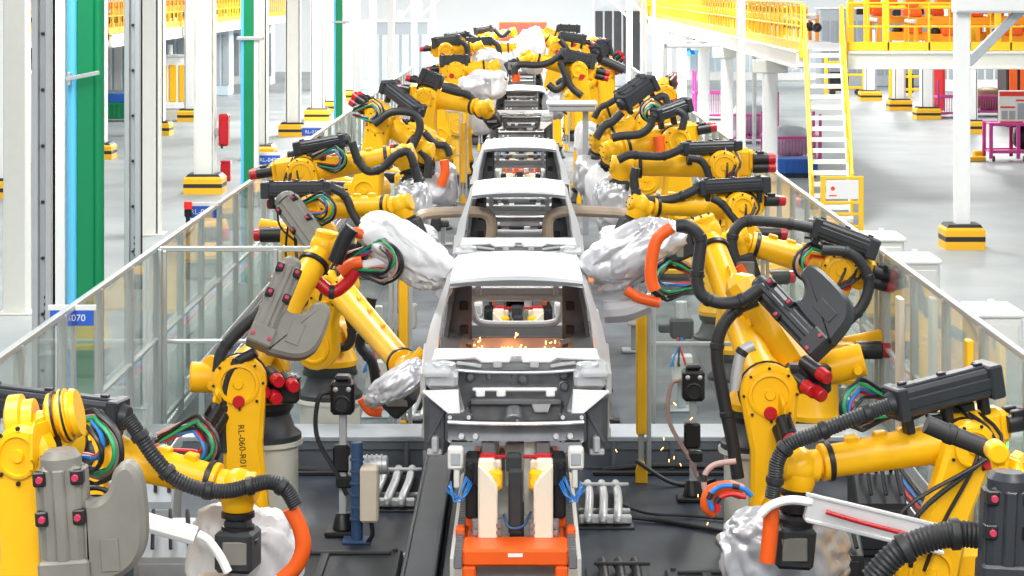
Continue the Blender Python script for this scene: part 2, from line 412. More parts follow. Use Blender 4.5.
    out = [(-.71, 1.93), (.71, 1.93), (.74, 1.84), (.46, 1.85), (.36, 1.86), (.30, 1.82), (.06, 1.82), (.035, 1.87), (-.035, 1.87), (-.06, 1.82), (-.30, 1.82), (-.36, 1.86), (-.46, 1.85), (-.74, 1.84)]
    MB().prism(q(0, .66, 0), EX, UP, out, .16, .015).build('cowl', 'biw_lit', r)
    m = MB().box(XC - .66, XC + .66, Y0 + .60, Y0 + .86, 1.74, 1.83, .02); m.build('cowl_plenum', 'biw_mid', r)
    m = MB()
    for s in (-1, 1):
        m.beam(q(s * .30, .56, 1.80), q(s * .52, .56, 1.83), .05, .03, .008); m.box(XC + s * .16 - .04, XC + s * .16 + .04, Y0 + .52, Y0 + .6, 1.79, 1.85, .01)
    m.tube([q(-.58, .50, 1.78), q(-.3, .46, 1.765), q(0, .45, 1.762), q(.3, .46, 1.765), q(.58, .50, 1.78)], .014, 8)
    m.build('cowl_edge', 'biw', r)
    # firewall
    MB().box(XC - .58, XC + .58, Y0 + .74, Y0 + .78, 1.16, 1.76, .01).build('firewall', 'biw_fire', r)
    m = MB()
    for x, z, rr in ((-.40, 1.68, .05), (.42, 1.70, .05), (.42, 1.60, .045), (.06, 1.66, .05), (-.48, 1.74, .03), (-.09, 1.74, .03)):
        m.lathe(q(x, .742, z), -EY, [(0, rr), (.03, rr), (.035, rr * .8), (.015, rr * .6), (.015, .002)], 16)
    m.box(XC - .26, XC - .21, Y0 + .72, Y0 + .745, 1.65, 1.74, .008)
    for z in (1.62, 1.68, 1.74):
        for x in (-.04, .02): m.ball(q(x, .738, z), .012, 8, 6)
    m.build('firewall_fitting', 'biw_mid', r)
    m = MB().box(XC - .38, XC + .36, Y0 + .52, Y0 + .58, 1.585, 1.615, .01)
    for x in (-.31, -.13, .30): m.box(XC + x - .04, XC + x + .04, Y0 + .50, Y0 + .56, 1.54, 1.60, .01)
    m.build('crossmember', 'biw_lit', r)
    m = MB().box(XC - .42, XC + .42, Y0 + .55, Y0 + .74, 1.30, 1.48, .03); m.beam(q(-.40, .5, 1.50), q(.40, .5, 1.50), .06, .05, .012)
    m.cyl(q(-.02, .5, 1.40), q(-.02, .34, 1.34), .09, 16); m.build('subframe', 'biw_fire', r)
    m = MB().prism(q(.22, .49, 0), EX, UP, [(-.09, 1.50), (.09, 1.50), (.06, 1.41), (-.06, 1.41)], .04, .01); m.prism(q(.03, .33, 0), EX, UP, [(-.11, 1.28), (.10, 1.28), (-.02, 1.38)], .03, .008)
    m.build('reinforcement_plate', 'biw', r)
    # bumper beam
    m = MB(); n = 14; rs = []
    for i in range(n + 1):
        t = -1 + 2 * i / n; y = .08 * t * t - .10; rs.append([q(.575 * t, y, 1.425), q(.575 * t, y + .09, 1.425), q(.575 * t, y + .09, 1.275), q(.575 * t, y, 1.275), q(.575 * t, y + .025, 1.33), q(.575 * t, y + .025, 1.37)])
    m.rings(rs)
    for s in (-1, 1): m.box(*sorted((XC + s * .36, XC + s * .60)), Y0 + .05, Y0 + .09, 1.235, 1.48, .015)
    bb = m.build('bumper_beam', 'biw_dark', r)
    m = MB().tube([q(-.575, -.01, 1.42), q(-.3, -.07, 1.42), q(0, -.09, 1.42), q(.3, -.07, 1.42), q(.575, -.01, 1.42)], .016, 8)
    for s in (-1, 1):
        for x in (.40, .56):
            for z in (1.255, 1.45): m.cyl(q(s * x, .06, z), q(s * x, .03, z), .018, 8)
        for x, z in ((.34, 1.31), (.46, 1.31)): m.cyl(q(s * x, .0, z), q(s * x, -.10 + .05 * x, z), .024, 10)
    m.build('bolt', 'steel', bb)
    # floor, tunnel, rear bulkhead, hatch frame
    m = MB().box(XC - .74, XC + .74, Y0 + .8, Y0 + 4.35, 1.12, 1.16, .008); m.box(XC - .14, XC + .14, Y0 + .8, Y0 + 3.2, 1.14, 1.30, .05)
    for y in (1.6, 2.3, 3.0): m.box(XC - .72, XC + .72, Y0 + y, Y0 + y + .1, 1.15, 1.21, .015)
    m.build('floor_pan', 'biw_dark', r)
    m = MB().box(XC - .46, XC + .46, Y0 + 3.52, Y0 + 3.56, 1.14, 1.60, .01)
    for z in (1.24, 1.34, 1.44): m.box(XC - .44, XC + .44, Y0 + 3.49, Y0 + 3.53, z, z + .035, .012)
    for i in range(13): m.box(XC - .42 + i * .068, XC - .395 + i * .068, Y0 + 3.485, Y0 + 3.53, 1.17, 1.215, .006)
    m.build('rear_bulkhead', 'biw_mid', r)
    a, zb, zt = .475, 1.62, 2.28
    path = [q(0, 4.2, 1.90), q(.3, 4.2, 1.90), q(a - .03, 4.2, 1.89), q(a, 4.22, 1.82), q(a - .05, 4.26, 1.67), q(a - .14, 4.27, 1.625), q(.15, 4.28, 1.615), q(-.15, 4.28, 1.615), q(-a + .14, 4.27, 1.625), q(-a + .05, 4.26, 1.67), q(-a, 4.22, 1.82), q(-a + .03, 4.2, 1.89), q(-.3, 4.2, 1.90), q(0, 4.2, 1.90)]
    MB().tube(path, .036, 8, 6).build('hatch_frame', 'biw_lit', r)
    m = MB().box(XC - .56, XC + .56, Y0 + 4.16, Y0 + 4.24, 1.93, 2.01, .015).box(XC - .55, XC + .55, Y0 + 4.10, Y0 + 4.18, 2.05, 2.12, .015)
    for x in (-.40, .40): m.box(XC + x - .03, XC + x + .03, Y0 + 4.08, Y0 + 4.2, 1.93, 2.3, .01)
    m.build('hatch_reinforcement', 'biw', r)
    m = MB()
    for s in (-1, 1): m.cyl(q(s * .33, 4.14, 2.08), q(s * .33, 4.06, 2.08), .03, 10); m.box(XC + s * .2 - .05, XC + s * .2 + .05, Y0 + 4.06, Y0 + 4.12, 2.06, 2.11, .01)
    m.build('bracket', 'biw_mid', r)
    m = MB().box(XC - .72, XC + .72, Y0 + 4.30, Y0 + 4.36, 1.14, 1.62, .02); m.box(XC - .62, XC + .62, Y0 + 4.22, Y0 + 4.34, 1.14, 1.28, .02); m.build('tail_panel', 'biw', r)
    m = MB().beam(q(-.60, 3.9, 2.33), q(.60, 3.9, 2.33), .14, .06, .015); m.build('hatch_header', 'biw', r)
    return r
car = make_car(19.25, 'bare grey metal car body nearest the front, bumper beam facing out over the orange carrier')
car_y = [(28.1, 'bare metal car body second in line, two C-shaped gun arms reaching into its side openings'),
         (36.6, 'bare metal car body third in line, an orange bar showing through its windscreen'),
         (58.2, 'bare metal car body fourth in line, beyond the gap between the yellow posts'),
         (71.5, 'smallest bare car body at the far end of the line')]
for y, l in car_y: dup(car, (XC, y, 1.1), l)

# ------------------------------------------------------------------ carrier under each car
def make_carrier(Y0, label):
    r = thing('car_carrier', label, 'carrier', (XC, Y0, 0), 'orange carriers under the car bodies')
    def q(x, y, z): return V((XC + x, Y0 + y, z))
    m = MB(); m.box(XC - .43, XC + .43, Y0 - .9, Y0 - .45, .42, .56, .02)
    for s in (-1, 1):
        m.box(*sorted((XC + s * .32, XC + s * .43)), Y0 - .9, Y0 - .45, .10, .42, .015)
        m.box(*sorted((XC + s * .42, XC + s * .50)), Y0 - .35, Y0 - .20, .50, .60, .015)
        m.box(*sorted((XC + s * .30, XC + s * .42)), Y0 - .1, Y0 + .0, .55, .66, .015)
        m.box(*sorted((XC + s * .18, XC + s * .40)), Y0 + .30, Y0 + .38, .66, .72, .012)
        m.box(*sorted((XC + s * .32, XC + s * .42)), Y0 - .45, Y0 + 3.2, .40, .50, .015)
    m.box(XC - .42, XC + .42, Y0 + 3.0, Y0 + 3.3, .40, .56, .02)
    b = m.build('base_frame', 'orange', r)
    MB().box(XC - .06, XC + .06, Y0 - .905, Y0 - .898, .50, .53).build('name_plate', 'paper', b)
    m = MB().box(XC - .36, XC + .36, Y0 - .5, Y0 + 3.1, .46, .50, .01); m.box(XC - .55, XC + .55, Y0 - .3, Y0 + 3.0, .08, .36, .03); m.build('deck', 'offwhite', r)
    for s in (-1, 1):
        for y in (0., 2.6):
            m = MB()
            if y == 0.:
                m.prism(q(0, -.42, 0), EX, UP, [(s * .31, .55), (s * .15, .55), (s * .15, .98), (s * .20, 1.06), (s * .31, 1.14)], .16, .015)
                m.box(*sorted((XC + s * .17, XC + s * .31)), Y0 - .36, Y0 - .2, 1.0, 1.17, .015); m.box(*sorted((XC + s * .12, XC + s * .26)), Y0 - .26, Y0 - .1, 1.05, 1.15, .015)
            else: m.box(*sorted((XC + s * .17, XC + s * .31)), Y0 + y, Y0 + y + .14, .5, 1.1, .015)
            u = m.build('upright', 'cream', r)
            m = MB()
            for x in (.14, .33):
                for z in (.60, .66): m.cyl(q(s * x, y - .50 if y == 0 else y - .02, z), q(s * x, y - .44 if y == 0 else y + .02, z), .022, 10)
                m.box(*sorted((XC + s * (x - .03), XC + s * (x + .03))), Y0 + y - .46, Y0 + y - .40, .55, .70, .008)
            m.build('bolt', 'biw_mid', u)
            if y == 0:
                m = MB().box(*sorted((XC + s * .11, XC + s * .23)), Y0 - .40, Y0 - .25, .92, 1.09, .025); m.cyl(q(s * .17, -.42, 1.0), q(s * .17, -.40, 1.0), .05, 14); m.build('clamp', 'safety_yellow', r)
                m = MB().box(*sorted((XC + s * .16, XC + s * .30)), Y0 - .26, Y0 - .12, 1.15, 1.19, .01); m.box(*sorted((XC + s * .06, XC + s * .28)), Y0 - .22, Y0 - .18, 1.155, 1.18, .008); m.build('red_pad', 'red', r)
                m = MB().box(*sorted((XC + s * .17, XC + s * .29)), Y0 - .02, Y0 + .12, 1.15, 1.26, .01); m.build('locating_block', 'biw_mid', r)
                m = MB().box(*sorted((XC + s * .44, XC + s * .57)), Y0 - .22, Y0 - .08, 1.06, 1.24, .015); m.box(*sorted((XC + s * .47, XC + s * .52)), Y0 - .2, Y0 - .14, .90, 1.06, .01)
                sb = m.build('support_block', 'offwhite', r)
                MB().box(*sorted((XC + s * .465, XC + s * .545)), Y0 - .232, Y0 - .219, 1.10, 1.20, .005).build('block_face', 'panel_grey', sb)
                m = MB().box(*sorted((XC + s * .31, XC + s * .42)), Y0 - .28, Y0 + .10, .66, 1.16, .02); m.box(*sorted((XC + s * .30, XC + s * .36)), Y0 - .34, Y0 - .28, .95, 1.16, .012)
                m.cyl(q(s * .37, -.27, 1.11), q(s * .37, -.33, 1.11), .03, 10); m.build('clamp_tower', 'black', r)
                m = MB()
                for i in range(5):
                    a = i * .02; m.tube([q(s * (.36 + a * .6), -.32, .97 + a * .7), q(s * (.42 + a), -.42, .885 - a * (i % 3) * .6), q(s * (.50 + a * .4), -.38, .87 + a * (1 - i % 2)), q(s * (.58 - a * .5), -.3, .90 + a)], .0065, 6)
                m.build('air_hose', 'wire_blue', r)
    m = MB().box(XC - .06, XC + .06, Y0 - .42, Y0 - .30, .56, 1.10, .02); m.box(XC - .08, XC + .05, Y0 - .30, Y0 - .15, 1.05, 1.20, .02); m.box(XC - .05, XC + .07, Y0 - .30, Y0 - .18, .5, .8, .02); m.build('centre_column', 'cast_grey', r)
    m = MB()
    for i in range(6): m.box(XC + .07, XC + .17, Y0 + .1 + .12 * i, Y0 + .18 + .12 * i, .6, 1.24 - .03 * i, .01)
    m.box(XC - .1, XC + .2, Y0 + 1.2, Y0 + 1.3, .6, 1.0, .02); m.build('shim_stack', 'offwhite', r)
    for s in (-1, 1):
        m = MB()
        for i in range(46): m.box(*sorted((XC + s * .43, XC + s * .49)), Y0 - .9 + i * .085, Y0 - .86 + i * .085, .50, .56)
        m.box(*sorted((XC + s * .43, XC + s * .50)), Y0 - .9, Y0 + 3.1, .40, .51, .01); m.build('toothed_rail', 'biw_mid', r)
    m = MB().tube([q(-.10, -.36, .72), q(-.05, -.44, .63), q(.06, -.44, .64), q(.13, -.36, .74)], .012, 6); m.build('air_hose', 'bluepipe', r)
    return r
car0 = make_carrier(19.25, 'orange and cream carrier under the nearest car body')
for y, l in ((28.1, 'orange carrier under the second car body'), (36.6, 'orange carrier under the third car body'), (48.5, 'orange carrier standing empty in the gap behind the third car body'),
             (58.2, 'orange carrier under the fourth car body')): dup(car0, (XC, y, 0), l)

# welding sparks: glowing drops nobody could count
m = MB()
for i in range(330):
    x = random.choice((-.38, -.10, .02, .30)) + random.gauss(0, .05); z = 1.25 + abs(random.gauss(0, .13)); a = .005 + random.random() * .007
    m.beam((XC + x, 22.55 + random.random() * .12, z), (XC + x + random.gauss(0, .012), 22.6, z + random.random() * .05), a, a)
tag(m.build('sparks', 'spark', flat=True), 'orange welding sparks glowing inside the nearest car body', 'sparks', kind='stuff')
m = MB()
for px, py in ((661, 450), (674, 459), (681, 466), (676, 405), (698, 497), (707, 525), (697, 539), (664, 440), (690, 420), (617, 452), (669, 462)):
    p = P(px, py, 21.5); m.beam(p, p + V((random.gauss(0, .015), 0, .025)), .005, .005)
tag(m.build('sparks', 'spark', flat=True), 'scattered sparks falling over the dark floor right of the nearest car', 'sparks', kind='stuff')

# ------------------------------------------------------------------ floor equipment inside the cell
t = tag(MB().box(-1.02, -.74, 10, 24.0, 0, .24, .02).box(-1.02, -.99, 10, 24.0, .24, .255, .004).box(-.77, -.74, 10, 24.0, .24, .255, .004).box(-.95, -.81, 23.9, 24.05, .22, .26, .01).build('track_beam', 'floor_beam'), 'long dark steel track beam on the floor left of the carrier', 'track')
t = tag(MB().box(-.70, -.60, 10, 24.2, .005, .14, .01).build('guide_rail', 'cast_grey'), 'narrow grey guide rail between track beam and carrier', 'rail')
for sx, x0, x1, l in ((-1, -4.05, -1.05, 'grey steel cross beam on the floor left of the line'), (1, .62, 3.9, 'grey steel cross beam on the floor right of the line')):
    r = thing('cross_beam', l, 'beam', ((x0 + x1) / 2, 24.3, 0))
    MB().box(x0, x1, 24.0, 24.7, .30, .36, .01).build('top_plate', 'panel_grey', r)
    m = MB().box(x0 + .02, x1 - .02, 24.05, 24.6, .006, .30, .005).box(x0, x1, 24.01, 24.05, .21, .30, .01)
    i = x0 + .3
    while i < x1: m.box(i, i + .05, 24.0, 24.06, .006, .30, .008); i += .62
    m.build('web', 'cross_beam', r)
    m = MB().box(x0 + .1, x1 - .1, 23.7, 23.78, .006, .05, .008).tube([(x0 + .2, 23.8, .05), (x0 + .9, 23.78, .10), (x1 - .8, 23.8, .04), (x1 - .2, 23.8, .07)], .03, 8); m.build('conduit', 'rubber', r)
def pipe_rack(x, y, label, mt='galv'):
    r = thing('pipe_rack', label, 'pipes', (x, y, 0), 'pipe racks beside the carrier')
    for i in range(3):
        m = MB(); xx = x - .14 + .14 * i
        m.tube([(xx - .03, y - .75, .05), (xx - .03, y - .7, .11), (xx, y, .12), (xx, y + .6, .12), (xx, y + .68, .06)], .042, 12, 6); m.build('pipe', mt, r)
    m = MB().beam((x - .26, y - .7, .07), (x + .24, y - .7, .07), .09, .08, .015); m.beam((x - .22, y + .35, .17), (x + .26, y + .35, .17), .05, .03, .008); m.beam((x - .25, y - .2, .03), (x + .25, y - .2, .03), .06, .05, .01); m.build('cross_bar', mt, r)
    m = MB().box(x - .28, x + .26, y - .85, y + .8, .006, .022, .004); m.build('base_plate', 'plate_dark', r)
    return r
pipe_rack(-1.30, 22.9, 'rack of three grey pipes on the floor left of the track beam')
pipe_rack(.78, 22.2, 'rack of three grey pipes on the floor just right of the carrier')
pipe_rack(.82, 19.1, 'rack of black pipes at the bottom edge right of the carrier', 'rubber')
pipe_rack(-1.15, 27.3, 'rack of three pipes behind the cross beam left of the nearest car')
def plate(name, x0, x1, y0, y1, h, label, cat='plate', mt='plate_dark'):
    r = thing(name, label, cat, ((x0 + x1) / 2, (y0 + y1) / 2, 0))
    MB().box(x0, x1, y0, y1, .006, h, .02).build('plate', mt, r)
    m = MB().box(x0 + .1, x1 - .1, y0 + .12, y0 + .2, h, h + .03, .008).box(x0 + .1, x1 - .1, y1 - .2, y1 - .12, h, h + .03, .008).box(x0 + .3, x0 + .38, y0 + .2, y1 - .2, h, h + .02, .006)
    for x in (x0 + .07, x1 - .07):
        for y in (y0 + .07, y1 - .07): m.cyl((x, y, h), (x, y, h + .025), .025, 8)
    m.build('rib', 'cast_grey', r)
plate('floor_plate', -2.1, -1.08, 18.6, 20.3, .08, 'dark steel plate on the floor under the left sensor stand')
plate('floor_plate', 1.2, 2.2, 17.6, 19.4, .14, 'black ribbed floor plate at the bottom right of the line')
tag(MB().box(-2.3, -1.05, 20.36, 20.42, .006, .02, .004).box(-2.3, -1.05, 20.30, 20.33, .006, .016, .003).build('cable_cover', 'galv'), 'pale metal strip on the floor beside the left sensor stand', 'strip')
m = MB().tube([(.95, 21.7, .05), (1.3, 21.6, .03), (1.7, 21.3, .03), (2.2, 20.9, .03), (2.5, 20.8, .05)], .022, 8); m.tube([(.92, 22.2, .06), (1.2, 21.9, .03), (1.6, 21.8, .03), (2.1, 21.6, .03)], .014, 8)
tag(m.build('floor_cable', 'rubber'), 'black cables lying across the floor right of the pipe rack', 'cable')
m = MB().tube([(1.15, 23.3, .25), (1.5, 23.2, .05), (1.8, 23.2, .03), (1.95, 23.1, .10)], .022, 8)
tag(m.build('floor_cable', 'rubber'), 'short black cable at the foot of the right cross beam', 'cable')

def sensor_stand(x, y, hgt, label, motor):
    r = thing('sensor_stand', label, 'stand', (x, y, 0), 'camera stands beside the line')
    m = MB().box(x - .16, x + .16, y - .16, y + .16, .006, .05, .01).cyl((x, y, .05), (x, y, .2), .10, 14, .07); m.build('base', 'black', r)
    MB().box(x - .035, x + .035, y - .035, y + .035, .15, hgt, .008).build('pole', 'steelpost', r)
    hd = MB().box(x - .11, x + .11, y - .12, y + .1, hgt - .05, hgt + .26, .03).box(x - .075, x + .075, y - .1, y + .08, hgt + .26, hgt + .31, .02).build('head', 'black', r)
    m = MB().lathe((x, y - .12, hgt + .06), -EY, [(0, .085), (.04, .085), (.05, .07), (.035, .055), (.035, .002)], 18); m.build('lens', 'rubber', hd)
    m = MB()
    for dx in (-.06, .06): m.ball((x + dx, y - .12, hgt + .19), .025, 10, 6)
    m.build('lamp', 'steelpost', hd)
    MB().tube([(x - .09, y, hgt + .15), (x - .22, y - .03, hgt + .1), (x - .24, y - .05, hgt - .25), (x - .05, y - .08, hgt - .6), (x + .04, y - .06, hgt - .8)], .022, 8).build('cable', 'hose' if motor else 'wire_pink', r)
    m = MB().box(x - .09, x + .07, y - .08, y + .06, hgt * .5, hgt * .5 + .25, .02).box(x - .06, x + .09, y - .10, y + .02, hgt * .38, hgt * .38 + .1, .015); m.build('bracket', 'black', r)
    if motor:
        m = MB().cyl((x + .12, y, hgt * .55), (x + .42, y, hgt * .55), .085, 18)
        for i in range(5): m.cyl((x + .17 + .045 * i, y, hgt * .55), (x + .185 + .045 * i, y, hgt * .55), .097, 18)
        m.box(x + .05, x + .16, y - .08, y + .08, hgt * .55 - .1, hgt * .55 + .1, .015); m.build('gear_motor', 'galv', r)
    return r
s0 = P(343, 535, 21.2)
sensor_stand(s0.x, 21.2, 1.18, 'black camera head on a pole with gear motor, left of the nearest car', True)
sensor_stand(P(693, 490, 22.6).x, 22.6, 1.05, 'black camera head on a pole with a pinkish cable, right of the nearest car', False)
x = P(357, 500, 20.9).x; r = thing('control_post', 'dark blue post with beige control box left of the nearest car', 'post', (x, 20.9, 0))
m = MB().cyl((x, 20.9, .006), (x, 20.9, .92), .055, 14).box(x - .13, x + .13, 20.78, 21.02, .006, .03, .006)
for i in range(6): m.cyl((x, 20.9, .2 + i * .11), (x, 20.9, .225 + i * .11), .068, 14)
m.build('post', 'bluepipe', r); MB().box(x + .04, x + .21, 20.70, 20.88, .22, .72, .02).build('control_box', 'beige', r); MB().tube([(x + .13, 20.8, .24), (x + .15, 20.78, .1), (x + .1, 20.8, .02)], .02, 8).build('cable', 'black', r)

# cable trays and small stands between the robots
def cable_tray(x, y0, y1, z, label):
    r = thing('cable_tray', label, 'cable tray', (x, (y0 + y1) / 2, 0), 'cable trays along the fences')
    m = MB().box(x - .16, x + .16, y0, y1, z, z + .02).box(x - .17, x - .15, y0, y1, z, z + .14, .004).box(x + .15, x + .17, y0, y1, z, z + .14, .004); m.build('trough', 'galv', r)
    m = MB(); n = int((y1 - y0) / 1.6)
    for i in range(n + 1): yy = y0 + .05 + (y1 - y0 - .1) * i / n; m.box(x - .03, x + .03, yy - .03, yy + .03, 0, z, .005)
    m.build('support', 'steelpost', r)
    for i, c in enumerate(('black', 'wire_red', 'wire_blue', 'rubber')): MB().tube([(x - .1 + .06 * i, y0 + .05 + (y1 - y0 - .1) * t / 8, z + .05 + .015 * ((t * 7 + i * 3) % 3)) for t in range(9)], .02, 6, 4).build('cable', c, r)
cable_tray(-3.72, 13.8, 23.6, .34, 'cable tray along the foot of the left fence in front of the cross beam'); cable_tray(3.6, 13.8, 23.6, .34, 'cable tray along the foot of the right fence in front of the cross beam')
cable_tray(-3.7, 26, 52, .5, 'long cable tray along the left fence behind the cross beam'); cable_tray(3.55, 26, 52, .5, 'long cable tray along the right fence behind the cross beam')
def tip_dresser(x, y, h, label):
    r = thing('tip_dresser', label, 'stand', (x, y, 0), 'small tool stands between the robots'); s = -1 if x > 0 else 1
    MB().box(x - .18, x + .18, y - .18, y + .18, .006, .04, .01).box(x - .05, x + .05, y - .05, y + .05, .04, h, .01).build('post', 'panel_grey', r)
    MB().box(x - .14, x + .14, y - .14, y + .12, h - .02, h + .22, .03).box(x - .08 + s * .2, x + .08 + s * .2, y - .1, y + .1, h + .05, h + .15, .02).build('cutter_head', 'cast_grey', r)
    MB().cyl((x, y, h + .2), (x, y, h + .42), .07, 12).build('motor', 'galv', r); MB().box(x - .12, x + .12, y - .22, y - .06, h * .4, h * .4 + .34, .02).build('control_box', 'cabinet', r)
    for i, c in enumerate(('wire_blue', 'black', 'wire_red')): MB().tube([(x - .06 + .05 * i, y - .14, h * .4 + .3), (x - .14 + .09 * i, y - .24, h * .65), (x - .03 * i, y - .13, h)], .014, 6).build('hose', c, r)
for x, y, h, l in ((-1.75, 27.0, .9, 'small grey tool stand just behind the cross fence at left'), (1.9, 27.4, .9, 'small grey tool stand just behind the cross fence at right'), (-1.6, 31.5, 1.0, 'small tool stand beside the second car at left'), (1.55, 31.8, 1.0, 'small tool stand beside the second car at right'),
    (-1.55, 38.5, 1.0, 'small tool stand beside the third car at left'), (1.55, 38.5, 1.0, 'small tool stand beside the third car at right'), (-1.6, 45, 1.1, 'small tool stand beside the empty carrier at left'), (1.6, 45, 1.1, 'small tool stand beside the empty carrier at right')): tip_dresser(x, y, h, l)
for x, l in ((-1.05, 'long steel floor rail left of the cars behind the cross beam'), (.92, 'long steel floor rail right of the cars behind the cross beam')):
    m = MB().box(x - .12, x + .12, 26, 90, .006, .16, .01)
    for i in range(30): m.box(x - .2, x + .2, 26.5 + i * 2.1, 26.7 + i * 2.1, .006, .05, .006)
    tag(m.build('floor_rail', 'cast_grey'), l, 'rail')

c = P(189, 560, 17.0); r = thing('box_section', 'short hollow steel section lying beside the white jacket at the bottom left', 'steel section', (c.x, 17, 0))
zc = .42; m = MB().beam((c.x - .02, 16.9, zc + .085), (c.x + .10, 17.9, zc + .085), .24, .02, .004).beam((c.x - .02, 16.9, zc - .085), (c.x + .10, 17.9, zc - .085), .24, .02, .004)
for s in (-1, 1): m.beam((c.x - .02 + s * .11, 16.9, zc), (c.x + .10 + s * .11, 17.9, zc), .02, .18, .004)
m.build('tube', 'beige', r); MB().box(c.x - .05, c.x + .15, 17.1, 17.7, 0, zc - .1, .02).build('rest', 'cast_grey', r)
def control_box(x, y, w, d, h, label, mt):
    r = thing('floor_cabinet', label, 'cabinet', (x, y, 0), 'low cabinets beside the robots')
    MB().prism((x, y, 0), EY, UP, [(-d / 2, .03), (d / 2, .03), (d / 2, h), (-d * .1, h), (-d / 2, h * .7)], w, .015).build('body', mt, r); MB().box(x - w / 2 + .04, x + w / 2 - .04, y - d / 2 - .012, y - d / 2 + .01, .08, h * .62, .006).build('door', mt, r)
    MB().box(x - w / 2 + .02, x + w / 2 - .02, y - d / 2 + .02, y + d / 2 - .02, 0, .035).build('plinth', 'black', r); q = MB()
    for i in range(3): q.tube([(x - w * .3 + w * .3 * i, y + d * .1, h - .02), (x - w * .25 + w * .28 * i, y - d * .1, h + .14), (x - w * .2 + w * .3 * i, y - d * .45, h * .8)], .018, 6)
    q.build('cable', 'rubber', r)
control_box(-2.95, 18.9, .5, .6, .62, 'low pale grey cabinet with cables behind the forearm at the bottom left', 'panel_grey'); control_box(-3.3, 20.3, .4, .5, .8, 'low grey cabinet by the left fence beside the lettered robot', 'panel_grey')
control_box(2.55, 19.2, .55, .7, .55, 'low dark cabinet behind the forearm at the bottom right', 'cast_grey'); control_box(3.2, 20.6, .45, .6, .7, 'low dark cabinet by the right fence behind the long housing', 'cast_grey')
control_box(2.2, 17.2, .5, .5, .35, 'lowest dark cabinet at the bottom edge under the silver gun beam', 'cast_grey')

# light curtain posts
def curtain_post(x, y, label):
    r = thing('light_curtain_post', label, 'safety post', (x, y, 0), 'yellow light curtain posts')
    MB().box(x - .055, x + .055, y - .05, y + .05, .50, 1.93, .015).build('curtain_housing', 'safety_yellow', r)
    MB().box(x - .03, x + .03, y + .03, y + .10, .04, 1.95, .006).box(x + .055, x + .10, y - .04, y + .05, .1, 1.95, .006).build('post', 'alu', r)
    m = MB().prism((x, y, 0), EX, UP, [(-.06, .006), (.06, .006), (.06, .12), (.03, .22), (-.03, .22), (-.06, .12)], .12, .01); m.build('foot', 'safety_yellow', r)
for x, y, l in ((1.21, 23.4, 'yellow light curtain post right of the nearest car'), (-1.36, 25.6, 'yellow light curtain post left of the nearest car, mostly hidden by a silver jacket'),
                (-1.44, 53.6, 'yellow light curtain post left of the second car in the distance'), (1.30, 53.6, 'yellow light curtain post right of the second car in the distance'),
                (-1.40, 71, 'small distant yellow light curtain post left of the fourth car'), (1.33, 71, 'small distant yellow light curtain post right of the fourth car')): curtain_post(x, y, l)

# ------------------------------------------------------------------ safety fences
def fence_run(name, label, pts, n, h=2.16, bottom=.12, step=True):
    """posts and panes from pts[0] to pts[1], n bays"""
    a, b = V((*pts[0], 0)), V((*pts[1], 0)); d = (b - a).normalized(); w = V((-d.y, d.x, 0))
    r = thing(name, label, 'fence', tuple((a + b) / 2)); L = (b - a).length
    for i in range(n + 1):
        p = a + d * L * i / n
        m = MB().obox(p + UP * (h / 2), (d, w, UP), (.022, .04, h / 2), .006); m.obox(p + d * .055 + UP * (h / 2), (d, w, UP), (.018, .036, h / 2 - .02), .005)
        m.obox(p + UP * .01, (d, w, UP), (.09, .07, .012), .003); m.build('post', 'alu', r)
    m = MB()
    for z, t in ((h, .03), (1.12, .022), (bottom, .025)): m.beam(a + UP * z, b + UP * z, .06, t * 2, .008)
    m.build('rail', 'alu', r)
    for i in range(n):
        p, q = a + d * (L * i / n + .08), a + d * (L * (i + 1) / n - .03)
        MB().beam(p + UP * ((h + bottom) / 2), q + UP * ((h + bottom) / 2), .006, h - bottom - .06).build('clear_panel', 'glass', r)
    return r
fence_run('safety_fence', 'long clear-panelled aluminium safety fence along the left side of the cell', ((-4.16, 13.4), (-4.16, 85.5)), 41)
fence_run('safety_fence', 'long clear-panelled aluminium safety fence along the right side of the cell', ((4.0, 12.7), (4.0, 84.8)), 41)
fence_run('cross_fence', 'short cross fence behind the left cross beam, joined to the left fence corner', ((-4.1, 25.58), (-1.5, 25.58)), 2)
fence_run('cross_fence', 'short cross fence behind the right cross beam, ending at the yellow post', ((1.40, 25.4), (3.94, 25.4)), 2)
fence_run('cross_fence', 'distant cross fence left of the second car', ((-4.1, 54), (-1.52, 54)), 2)
fence_run('cross_fence', 'distant cross fence right of the second car', ((1.42, 54), (3.94, 54)), 2)
x = 3.86; t = tag(MB().box(x - .03, x + .03, 19.62, 19.76, .02, 2.05, .01).box(x - .045, x + .045, 19.58, 19.80, .006, .03, .005).build('yellow_post', 'safety_yellow'), 'tall yellow post standing just inside the right fence', 'post')
t = tag(MB().box(3.80, 3.86, 23.0, 23.25, .02, 1.95, .01).box(3.79, 3.87, 22.98, 23.27, .006, .03, .005).build('brown_board', 'beige'), 'narrow brown board standing inside the right fence', 'board')
r = thing('signal_lamp', 'small green signal lamp on a post inside the right fence at the frame edge', 'lamp', (3.8, 18.0, 0)); MB().box(3.77, 3.83, 17.97, 18.03, .006, 1.40, .006).build('post', 'alu', r); MB().cyl((3.8, 18, 1.40), (3.8, 18, 1.55), .04, 12).build('lamp', 'led_green', r)

